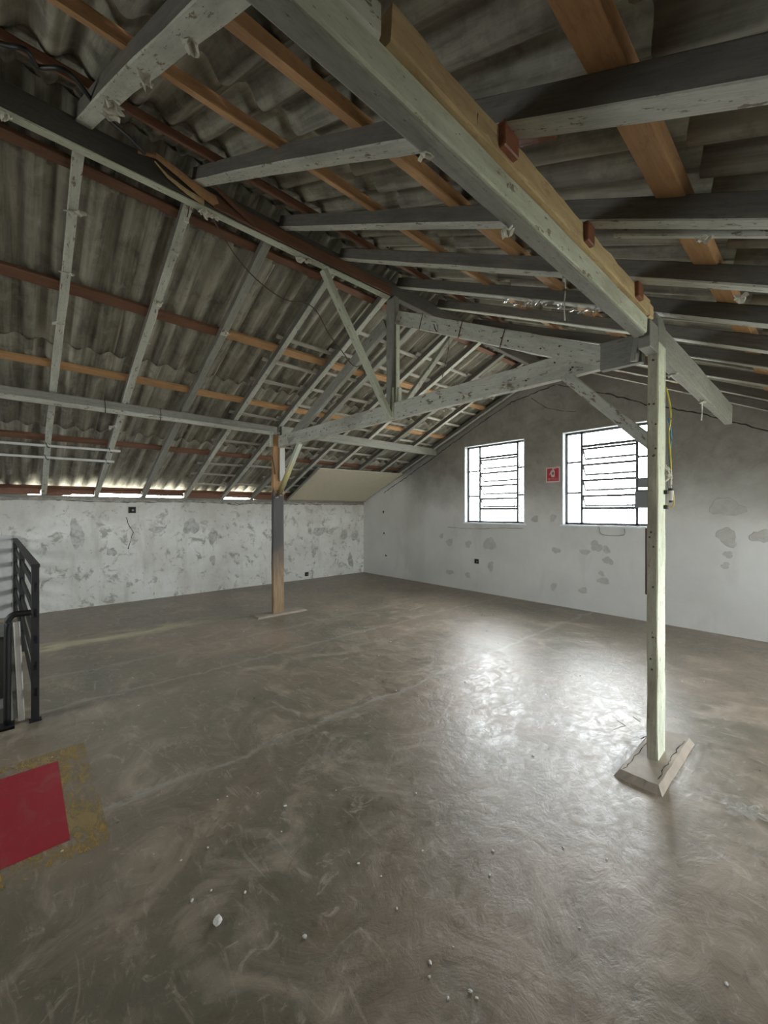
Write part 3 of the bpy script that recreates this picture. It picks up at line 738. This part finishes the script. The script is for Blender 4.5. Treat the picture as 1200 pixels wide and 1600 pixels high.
timber('ridge_brace', (-3.03, 2.91, 2.55), (-3.03, 3.84, 3.66), .06, .055, 'paint', tr, up=(0, 1, 0), wob=.002)
timber('cleat_board', (-3.0, 2.828, 2.445), (-3.0, 2.828, 2.76), .022, .02, 'paint_light', tr, up=(0, -1, 0))
timber('cleat_board', (-2.955, 2.87, 2.60), (-2.955, 2.87, 2.76), .035, .018, 'paint_light', tr, up=(1, 0, 0))
for x in (-2.62, -2.16, -1.75):
    zc = 3.405 - .49 * (x + 2.98)
    tube('wire_wrap', [(x + .03, 2.826, zc + .145), (x, 2.824, zc + .06), (x - .02, 2.824, zc - .004)], .0035, 'browncable', tr, sides=5)
tube('hanging_wire', [(-2.28, 2.83, 3.05), (-2.29, 2.828, 2.93), (-2.33, 2.828, 2.80), (-2.36, 2.828, 2.71)], .003, 'browncable', tr, sides=5)
for p, s in (((-2.10, 2.82, 2.50), 1.3), ((-1.744, 2.815, 2.49), 1.4), ((-1.70, 2.815, 2.505), 1.2), ((-2.359, 2.83, 2.42), .8), ((-2.272, 2.83, 2.42), .6), ((-1.85, 2.84, 2.43), .7)):
    scrap(tr, p, s)
for i in range(16):   # nail heads
    x = rnd(-5.2, -1.1); m = Matrix.Translation((x, 2.827, rnd(2.47, 2.58))) @ Matrix.Rotation(math.pi / 2, 4, 'X')
    if i == 0: nail = cyl_mesh(.006, .008, 6); nail.materials.append(M['copper'])
    link('nail', nail, None, tr, m)
for i in range(7):
    t = rnd(.1, .9); x = -2.98 + 1.9 * t
    link('nail', nail, None, tr, Matrix.Translation((x, 2.827, 3.46 - .49 * (x + 2.98) + rnd(-.03, .05))) @ Matrix.Rotation(math.pi / 2, 4, 'X'))
tube('bent_nail', [(-2.42, 2.825, 3.14), (-2.42, 2.80, 3.16), (-2.425, 2.79, 3.20)], .005, 'copper', tr, sides=5)

# ------------------------------------------------------------------ posts
p1 = empty('timber_post', (-.72, 2.864, .04), label='pale green timber post with loose wires, nearest to the camera', cat='post')
timber('shaft', (-.72, 2.946, .04), (-.72, 2.946, 2.50), .056, .164, 'paint_light', p1, up=(0, -1, 0), wob=.002, seg=14, warp=.002, bottom='paint_light', side='paint_dirty_shade', alt=(3, 4, 5))
boxpart('head_block', (-.752, 2.625, 2.43), (-.690, 2.78, 2.585), 'paint_grey', p1, .004)
bm = bmesh.new()
prism(bm, [(-.030, 0), (.030, 0), (.030, .12), (.012, .19), (-.030, .10)], 1, -.08, .08)
bmesh.ops.bevel(bm, geom=bm.edges[:], offset=.003, segments=1, affect='EDGES')
link('post_head', bm_mesh(bm, 'post_head'), 'paint_grey', p1, Matrix.Translation((-.72, 2.864, 2.495)))
timber('brace', (-.75, 2.86, 1.87), (-1.29, 2.86, 2.43), .06, .07, 'paint', p1, up=(1, 0, 1), wob=.002, seg=6)
timber('short_strut', (-.815, 2.80, 2.42), (-.765, 2.76, 2.66), .035, .04, 'paint_grey', p1, up=(0, -1, 0))
boxpart('switch_box', (-.83, 2.90, 1.655), (-.75, 2.95, 1.715), 'greybox', p1)
boxpart('switch_box', (-.845, 2.89, 1.525), (-.75, 2.95, 1.63), 'greybox', p1)
boxpart('maroon_strip', (-.785, 2.88, .99), (-.75, 2.94, 1.40), 'maroon', p1)
for i in range(14):
    link('nail', nail, None, p1, Matrix.Translation((-.72 + rnd(-.02, .02), 2.781, rnd(.3, 2.4))) @ Matrix.Rotation(math.pi / 2, 4, 'X'))
for z in (1.62, 1.53): boxpart('wire_clip', (-.694, 2.90, z - .012), (-.672, 2.925, z + .012), 'blackcable', p1)
w1 = empty('loose_wiring', (-.685, 2.95, 1.55), label='yellow and blue loose wires with a lamp socket hanging on the near post', cat='wiring')
tube('yellow_wire', [(-.688, 2.935, 2.26), (-.676, 2.955, 2.18), (-.668, 2.96, 2.08), (-.678, 2.955, 1.98), (-.672, 2.955, 1.88), (-.668, 2.955, 1.80), (-.668, 2.955, 1.74)], .0045, 'yellow', w1, sides=6)
tube('blue_wire', [(-.682, 2.955, 2.08), (-.672, 2.965, 2.00), (-.670, 2.965, 1.93), (-.676, 2.96, 1.86), (-.67, 2.96, 1.76)], .006, 'blue', w1, sides=6)
tube('grey_wire', [(-.688, 2.945, 2.10), (-.682, 2.955, 1.9), (-.684, 2.952, 1.75), (-.680, 2.95, 1.64)], .004, 'greybox', w1, sides=6)
link('tape_wrap', scrap_mesh(.075, 91), 'paper', w1, Matrix.Translation((-.672, 2.955, 1.755)) @ Matrix.Rotation(1.2, 4, 'Y'))
link('tape_wrap', scrap_mesh(.055, 93), 'paper', w1, Matrix.Translation((-.678, 2.952, 1.71)) @ Matrix.Rotation(1.7, 4, 'Y'))
tube('white_wire', [(-.668, 2.955, 1.76), (-.665, 2.955, 1.70), (-.668, 2.955, 1.66), (-.667, 2.955, 1.63)], .005, 'white', w1, sides=6)
sk = link('lamp_socket', cyl_mesh(.015, .06, 14), 'white', w1, Matrix.Translation((-.668, 2.955, 1.60)))
link('socket_collar', cyl_mesh(.017, .014, 14), 'blackcable', sk, Matrix.Translation((-.668, 2.955, 1.637)))
link('socket_contact', cyl_mesh(.010, .012, 10), 'blackcable', sk, Matrix.Translation((-.668, 2.955, 1.564)))
tube('wire_loop', [(-.69, 2.935, 1.55), (-.680, 2.95, 1.535), (-.668, 2.955, 1.53), (-.655, 2.955, 1.54), (-.652, 2.955, 1.57), (-.655, 2.955, 1.61), (-.660, 2.955, 1.635)], .0035, 'yellow', w1, sides=6)

p2 = empty('timber_post', (-5.49, 2.84, .02), label='charred brown timber post standing further back on the left', cat='post')
timber('shaft', (-5.49, 2.925, .02), (-5.49, 2.925, 2.62), .06, .17, 'charpost', p2, up=(0, -1, 0), wob=.003, seg=14, warp=.003)
timber('brace', (-5.455, 2.85, 1.73), (-4.86, 2.85, 2.42), .06, .06, 'scorch', p2, up=(-1, 0, 1), wob=.002)
timber('pale_side_board', (-5.452, 2.885, 1.96), (-5.452, 2.885, 2.44), .085, .012, 'paint_white', p2, up=(1, 0, 0), wob=.001)
timber('head_block', (-5.49, 2.75, 2.45), (-5.49, 2.75, 2.62), .062, .03, 'paint', p2, up=(0, -1, 0))
for p in ((-5.44, 2.80, 1.72), (-5.44, 2.86, 1.75)): scrap(p2, p, .75)
tube('black_wire', [(-5.49, 2.75, 2.30), (-5.47, 2.74, 2.28), (-5.455, 2.76, 2.18), (-5.455, 2.78, 2.05)], .006, 'blackcable', p2)

def pad(name, x0, x1, y0, y1, h, flare, label):
    bm = bmesh.new(); cx, cy = (x0 + x1) / 2, (y0 + y1) / 2
    lo = []; hi = []
    pts = []
    n = 8
    cor = [(x0, y0), (x1, y0), (x1, y1), (x0, y1)]
    for i in range(4):
        a, b = cor[i], cor[(i + 1) % 4]
        for j in range(n): pts.append((a[0] + (b[0] - a[0]) * j / n, a[1] + (b[1] - a[1]) * j / n))
    for x, y in pts:
        dx, dy = x - cx, y - cy; r = math.hypot(dx, dy)
        hi.append(bm.verts.new((dx + rnd(-.003, .003), dy + rnd(-.003, .003), h + rnd(-.001, .001))))
        lo.append(bm.verts.new((dx * (1 + flare / abs(x1 - x0)) + rnd(-.003, .003), dy * (1 + flare / abs(y1 - y0)) + rnd(-.003, .003), 0)))
    bm.faces.new(hi)
    m = len(pts)
    for i in range(m): bm.faces.new((lo[i], lo[(i + 1) % m], hi[(i + 1) % m], hi[i]))
    root = empty(name, (cx, cy, 0), label=label, cat='pad')
    link('slab', bm_mesh(bm, name), 'pad', root, Matrix.Translation((cx, cy, 0)))
    return root
pd = pad('concrete_pad', -.815, -.63, 2.54, 3.22, .04, .05, 'raised concrete pad under the pale green post')
def floor_crack(parent, pts, half, z, mat='crackm', name='crack'):
    bm = bmesh.new(); rows = []; c = Vector((pts[0][0], pts[0][1], z))
    q = []
    for a, b in zip(pts, pts[1:]):
        n = max(2, int(math.dist(a, b) / .03))
        for i in range(n): q.append((a[0] + (b[0] - a[0]) * i / n + rnd(-.006, .006), a[1] + (b[1] - a[1]) * i / n + rnd(-.006, .006)))
    q.append(pts[-1])
    for i, p in enumerate(q):
        a, b = Vector(q[max(i-1, 0)]), Vector(q[min(i+1, len(q)-1)]); t = (b - a).normalized(); s = Vector((-t.y, t.x, 0)) * half * rnd(.1, .8)
        P = Vector((p[0], p[1], z)) - c
        rows.append([bm.verts.new(P + s), bm.verts.new(P + Vector((0, 0, .0015))), bm.verts.new(P - s)])
    for a, b in zip(rows, rows[1:]):
        bm.faces.new((a[0], a[1], b[1], b[0])); bm.faces.new((a[1], a[2], b[2], b[1]))
    return link(name, bm_mesh(bm, name), mat, parent, Matrix.Translation(c))
floor_crack(pd, [(-.80, 2.56), (-.795, 2.8), (-.80, 3.1)], .004, .0405)
floor_crack(pd, [(-.645, 2.60), (-.65, 2.85), (-.64, 3.15)], .004, .0405)
pad('concrete_pad', -5.62, -5.40, 2.50, 3.26, .02, .06, 'low concrete pad under the charred post')
for pts in ([(-1.02, 3.05), (-.98, 3.16), (-1.05, 3.2)], [(-.99, 3.35), (-.93, 3.30)], [(-3.42, 4.95), (-3.3, 5.1), (-3.38, 5.2)], [(-.86, 3.05), (-.83, 3.2)]):
    floor_crack(floor, pts, .005, .0006, name='floor_crack')

# ------------------------------------------------------------------ conduits and cables
for k2, (xa, ya, xb, yb, lab) in enumerate(((-6.59, YN, -6.50, 1.03, 'upper thin white conduit tied under the left rafters'), (-6.83, YN, -6.78, 1.0, 'lower thin white conduit tied under the left rafters'))):
    c = empty('conduit', (xa, 0, zr(xa)), label=lab, cat='conduit', group='white conduits under the left slope')
    tube('pipe', [(xa, ya, zr(xa, -.02)), ((xa + xb) / 2, -1.5, zr((xa + xb) / 2, -.022)), (xb, yb, zr(xb, -.02))], .017, 'pvc', c, sides=10)
    for y in (.275, .925):
        x = xb - .02; z = zr(x)
        tube('wire_tie', [(x + .05, y - .03, z + .02), (x + .02, y - .01, z - .03), (x - .01, y + .01, z - .038), (x - .05, y + .02, z + .01)], .005, 'blackcable', c, sides=5)
tag(tube('sagging_cable', [(-3.08, 1.06, 3.68), (-3.3, 1.311, 3.627), (-3.3, 1.504, 3.486), (-3.3, 1.762, 3.407), (-3.3, 2.005, 3.445), (-3.3, 2.125, 3.394), (-3.3, 2.242, 3.246), (-3.3, 2.395, 3.118), (-3.3, 2.59, 2.999), (-3.28, 2.83, 3.20)], .0045, 'browncable', sides=6), 'thin brown cable sagging from the ridge beam to the truss', 'cable')
tag(tube('coiled_cable', [(-2.55, -.25, 3.60), (-2.45, -.059, 3.556), (-2.39, .022, 3.54), (-2.476, .068, 3.57), (-2.395, .145, 3.55), (-2.436, .21, 3.57), (-2.651, .337, 3.655), (-2.796, .481, 3.72), (-2.95, .60, 3.79)], .011, 'blackcable', sides=7), 'black cable wriggling along the right slope beside the ridge', 'cable')
hk = empty('hanging_wire_end', (-3.1, .93, 3.6), label='short wire end hanging below the ridge beam', cat='wire')
tube('wire', [(-3.08, .905, 3.69), (-3.085, .90, 3.64), (-3.09, .892, 3.60)], .004, 'browncable', hk, sides=5)
boxpart('tag', (-3.10, .875, 3.565), (-3.085, .905, 3.60), 'white', hk, .002)
sw = tube('sill_wire', [(-2.333, 6.385, 1.285), (-2.31, 6.395, 1.18), (-2.176, 6.395, 1.155), (-2.008, 6.395, 1.172), (-1.999, 6.395, 1.263)], .005, 'greybox', sides=6)
tag(sw, 'bent grey wire hanging under the right window sill', 'wire')

# ------------------------------------------------------------------ wall boxes and holes
def wall_box(name, loc, s, normal, label, cat='socket box'):
    """recess-style box: proud dark rim around a dark back with broken bits"""
    R = Matrix.Translation(loc) @ (Matrix() if normal == 'y' else Matrix.Rotation(math.pi / 2, 4, 'Z'))
    e = empty(name, loc, label=label, cat=cat)
    h = s / 2; t = s * .12
    bm = bmesh.new(); bx(bm, (-h, -.002, -h), (h, .004, h)); link('back', bm_mesh(bm, 'back'), 'dark', e, R)
    bm = bmesh.new()
    for lo, hi in (((-h, -.012, -h), (h, 0, -h + t)), ((-h, -.012, h - t), (h, 0, h)), ((-h, -.012, -h), (-h + t, 0, h)), ((h - t, -.012, -h), (h, 0, h))): bx(bm, lo, hi)
    link('rim', bm_mesh(bm, 'rim'), 'blackcable', e, R)
    link('broken_insert', cyl_mesh(h * .35, .012, 7), 'greybox', e, R @ Matrix.Translation((h * .2, -.006, -h * .1)) @ Matrix.Rotation(math.pi / 2, 4, 'X'))
    return e
wall_box('electrical_box', (XL + .001, 1.414, 1.535), .105, 'x', 'black square electrical box high on the whitewashed left wall')
wall_box('electrical_box', (XL + .001, 4.771, .115), .085, 'x', 'small black electrical box low on the left wall behind the charred post')
wall_box('electrical_box', (-4.507, YG - .001, .572), .085, 'y', 'black electrical box on the gable wall below the left window')
for x, z, r, lab in ((-7.14, 1.5, .028, 'highest of three small dark holes near the far corner'), (-7.118, 1.0, .022, 'middle of three small dark holes near the far corner'), (-7.05, .478, .022, 'lowest of three small dark holes near the far corner')):
    o = link('wall_hole', blob_mesh(r, r * 1.2, .003, int(z * 100), 10), 'dark', None, Matrix.Translation((x, YG, z))); tag(o, lab, 'hole')

# ------------------------------------------------------------------ red safety sign
sg = empty('safety_sign', (-3.04, YG - .004, 2.10), label='small red fire extinguisher sign on the gable wall between the windows', cat='sign')
boxpart('plate', (-3.158, YG - .006, 1.978), (-2.922, YG, 2.224), 'sign_pale', sg, .001)
boxpart('red_field', (-3.136, YG - .008, 2.000), (-2.944, YG - .005, 2.204), 'sign_red', sg, .0005)
def flat_poly(name, pts, mat, y):
    bm = bmesh.new(); prism(bm, pts, 1, y - .001, y + .001); link(name, bm_mesh(bm, name), mat, sg)
def rrect(x0, x1, z0, z1, r=.012):
    q = []
    for cx, cz, a0 in ((x1 - r, z0 + r, -90), (x1 - r, z1 - r, 0), (x0 + r, z1 - r, 90), (x0 + r, z0 + r, 180)):
        for i in range(4): a = math.radians(a0 + 30 * i); q.append((cx + r * math.cos(a), cz + r * math.sin(a)))
    return q
flat_poly('cylinder_mark', rrect(-3.068, -3.010, 2.062, 2.172, .018), 'sign_pale', YG - .009)
flat_poly('hose_mark', [(-3.098, 2.108), (-3.083, 2.098), (-3.055, 2.165), (-3.062, 2.180)], 'sign_pale', YG - .009)
flat_poly('valve_mark', [(-3.050, 2.170), (-3.028, 2.170), (-3.028, 2.200), (-2.995, 2.186), (-2.995, 2.193), (-3.03, 2.21), (-3.050, 2.206)], 'sign_pale', YG - .009)
flat_poly('gauge_mark', [(-3.039 + .017 * math.cos(a * .5236), 2.122 + .022 * math.sin(a * .5236)) for a in range(12)], 'sign_dark', YG - .0102)
flat_poly('gauge_dot', [(-3.039 + .006 * math.cos(a * .7854), 2.122 + .006 * math.sin(a * .7854)) for a in range(8)], 'sign_pale', YG - .0112)
flat_poly('caption_block', rrect(-3.122, -3.078, 2.012, 2.050, .004), 'sign_faded', YG - .009)
for z in (2.044, 2.031, 2.018): flat_poly('caption_line', [(-3.064, z - .004), (-2.956, z - .004), (-2.956, z + .004), (-3.064, z + .004)], 'sign_faded', YG - .009)

# ------------------------------------------------------------------ floor marking
fm = empty('floor_marking', (-2.74, -.2, 0), label='red painted floor square with worn yellow border', cat='floor marking')
bm = bmesh.new(); bx(bm, (-3.13, -.62, .0003), (-2.34, .175, .0016)); link('red_square', bm_mesh(bm, 'red_square'), 'redpaint', fm)
bm = bmesh.new()
for lo, hi in (((-3.27, .175), (-2.21, .315)), ((-3.27, -.76), (-2.21, -.62)), ((-3.27, -.62), (-3.13, .175)), ((-2.34, -.62), (-2.21, .175))):
    bx(bm, (*lo, .0002), (*hi, .0010))
link('yellow_border', bm_mesh(bm, 'yellow_border'), 'yellowpaint', fm)

# ------------------------------------------------------------------ stairwell, railing
st = empty('stairwell', (-5.8, -1.3, -1), kind='structure', label='dark stair opening behind the black railing')
bm = bmesh.new(); bx(bm, (HX1, HY0 - .1, -2.8), (HX1 + .1, HY1 + .1, -.16)); bx(bm, (HX0, HY1, -2.8), (HX1, HY1 + .1, -.16)); bx(bm, (HX0, HY0 - .1, -2.8), (HX1, HY0, -.16)); bx(bm, (HX0, HY0, -2.9), (HX1, HY1, -2.8))
link('stairwell_wall', bm_mesh(bm, 'stairwell_wall'), 'pit', st)
for i in range(12):
    boxpart('step', (HX1 - 1.0 - .25 * (i + 1), -1.3, -.19 * (i + 1) - .17), (HX1 - 1.0 - .25 * i, HY1, -.19 * (i + 1)), 'pit', st, .006)
# whitewashed blockwork in the stairwell against the left wall
bw = empty('block_wall', (XL + .05, -1.3, 0), label='low whitewashed block parapet inside the stair opening', cat='wall')
ragged_bar('ledge', XL, XL + .16, HY0, HY1, -.045, .012, 'pad', bw, .008)
boxpart('base', (XL, HY0, -.24), (XL + .13, HY1, -.045), 'block', bw, .004)
boxpart('mortar_core', (XL, HY0, 0), (XL + .085, HY1 - .045, 1.13), 'mortar', bw, 0)
bmB = []
for q in range(2):
    bm = bmesh.new(); L = .385 if q == 0 else .19
    bx(bm, (-.05, -L / 2, -.097), (.05, L / 2, .097)); bmesh.ops.bevel(bm, geom=bm.edges[:], offset=.012, segments=2, affect='EDGES')
    me = bm_mesh(bm, 'block'); me.materials.append(M['block']); bmB.append(me)
for r in range(6):
    y = HY1 - .04; first = True
    while y > HY0 + .3:
        q = 1 if (first and r % 2) else 0; L = .395 if q == 0 else .2; first = False
        link('block', bmB[q], None, bw, Matrix.Translation((XL + .052 + rnd(0, .008), y - L / 2, .012 + .0975 + r * .192)))
        y -= L
# railing
A, B = Vector((-3.86, .09, 0)), Vector((-7.84, -.035, 0))
rl = empty('stair_railing', A, label='black steel guard railing along the stair opening', cat='railing')
d = (B - A).normalized()
def at(s, z): p = A.lerp(B, s); return (p.x, p.y, z)
for s in (0, .495, .985):
    timber('post', at(s, 0), at(s, 1.11), .045, .04, 'black', rl, up=d, wob=0, ch=.003, seg=1)
timber('top_rail', at(-.006, 1.10), at(1, 1.10), .05, .025, 'black', rl, wob=0, ch=.003, seg=1)
for z in (.93, .74, .55, .36, .17):
    timber('bar', at(0, z), at(1, z), .018, .06, 'black', rl, wob=0, ch=.002, seg=1)
boxpart('base_plate', (-3.89, .055, 0), (-3.82, .125, .006), 'black', rl, .002)
hr = empty('pipe_handrail', (-3.88, -.05, 0), label='bent black pipe handrail beside the near railing post', cat='handrail')
tube('pipe', [(-3.88, .075, .775), (-3.885, .02, .775), (-3.89, -.025, .772), (-3.893, -.050, .745), (-3.895, -.056, .68), (-3.897, -.058, .35), (-3.90, -.060, .0)], .021, 'black', hr, sides=12)
boxpart('bracket', (-3.895, .06, .755), (-3.865, .09, .795), 'black', hr, .003)
boxpart('foot_plate', (-3.95, -.10, -.12), (-3.85, -.02, .004), 'black', hr, .003)
lb = empty('leaning_board', (-3.95, 0, 0), label='pale bleached board leaning behind the pipe handrail', cat='board')
timber('board', (-3.93, .018, -.02), (-3.99, -.012, .70), .035, .02, 'plank', lb, up=(1, 0, 0), wob=.003)
lb2 = empty('leaning_board', (-4.05, 0, 0), label='narrow grey board leaning inside the stair railing', cat='board')
timber('board', (-3.99, -.015, -.05), (-4.06, -.025, .66), .045, .02, 'paint_grey', lb2, up=(1, 0, 0), wob=.003)

# ------------------------------------------------------------------ debris on the floor
def pebble(seed, r):
    rs = random.Random(seed); bm = bmesh.new(); bmesh.ops.create_icosphere(bm, subdivisions=2, radius=r)
    for v in bm.verts:
        k = 1 + .35 * mnoise.noise(v.co * (1.4 / r) + Vector((seed, 0, 0))); v.co *= k; v.co.z *= .75
    zmin = min(v.co.z for v in bm.verts)
    for v in bm.verts: v.co.z -= zmin
    me = bm_mesh(bm, 'pebble'); me.materials.append(M['stone']); return me
o = link('plaster_lump', pebble(3, .016), None, None, Matrix.Translation((-1.505, .539, 0))); tag(o, 'largest white plaster lump lying in the foreground of the floor', 'rubble')
CR = [(-2.286, .143), (-3.204, .153), (-1.881, .519), (-1.658, .497), (-1.872, .628), (-2.15, .77), (-2.056, .947), (-1.22, 1.327), (-.9, 1.017), (-.874, .984), (-.953, 1.444), (-.762, 1.049), (-.738, 1.05), (-.23, 1.67), (-.855, 1.361), (-.658, 1.886), (-1.176, 3.463), (-.773, 4.505), (-1.712, 3.461), (-1.011, 1.558), (-3.525, .392), (-3.377, .429), (-1.652, .567), (-2.141, .816), (-.88, 1.113), (-1.798, 1.271), (-1.492, 1.573), (-.811, 1.807), (-.616, 1.502), (-.798, .984), (-1.358, 1.076), (-1.107, 1.062), (-1.554, .663), (-1.996, .44), (-1.735, .916), (-1.249, 1.107)]
pebs = [pebble(i + 10, .005) for i in range(4)]
for i in range(34): CR.append((rnd(-5.2, -.9), rnd(.6, 4.8)))
for i, (x, y) in enumerate(CR):
    s = rnd(.5, 1.15) * (1 if i < 36 else 1.3)
    o = link('plaster_crumb', pebs[i % 4], None, None, Matrix.Translation((x, y, 0)) @ Matrix.Rotation(rnd(0, 6), 4, 'Z') @ Matrix.Diagonal((s * 1.3, s, s * .7, 1)))
    tag(o, 'tiny pale plaster crumb scattered on the concrete floor', 'crumb', 'plaster crumbs on the floor')
# clear plastic wrapper
bm = bmesh.new(); n = 9; V = []
for i in range(n + 1):
    V.append([])
    for j in range(n + 1):
        x, y = (i / n - .5) * .17, (j / n - .5) * .11
        V[-1].append(bm.verts.new((x * (1 + .15 * math.sin(j * 2.1)), y * (1 + .2 * math.sin(i * 1.7)), .008 + .006 * mnoise.noise(Vector((x * 30, y * 30, 4))) + .004 * math.sin(i * 2.4 + j))))
for i in range(n):
    for j in range(n): bm.faces.new((V[i][j], V[i+1][j], V[i+1][j+1], V[i][j+1]))
bmesh.ops.solidify(bm, geom=bm.faces[:], thickness=.001)
o = link('plastic_wrapper', bm_mesh(bm, 'plastic_wrapper'), 'wrap', None, Matrix.Translation((-.297, 2.694, .004)) @ Matrix.Rotation(.5, 4, 'Z'))
tag(o, 'crumpled clear plastic wrapper on the floor right of the pale post', 'wrapper')
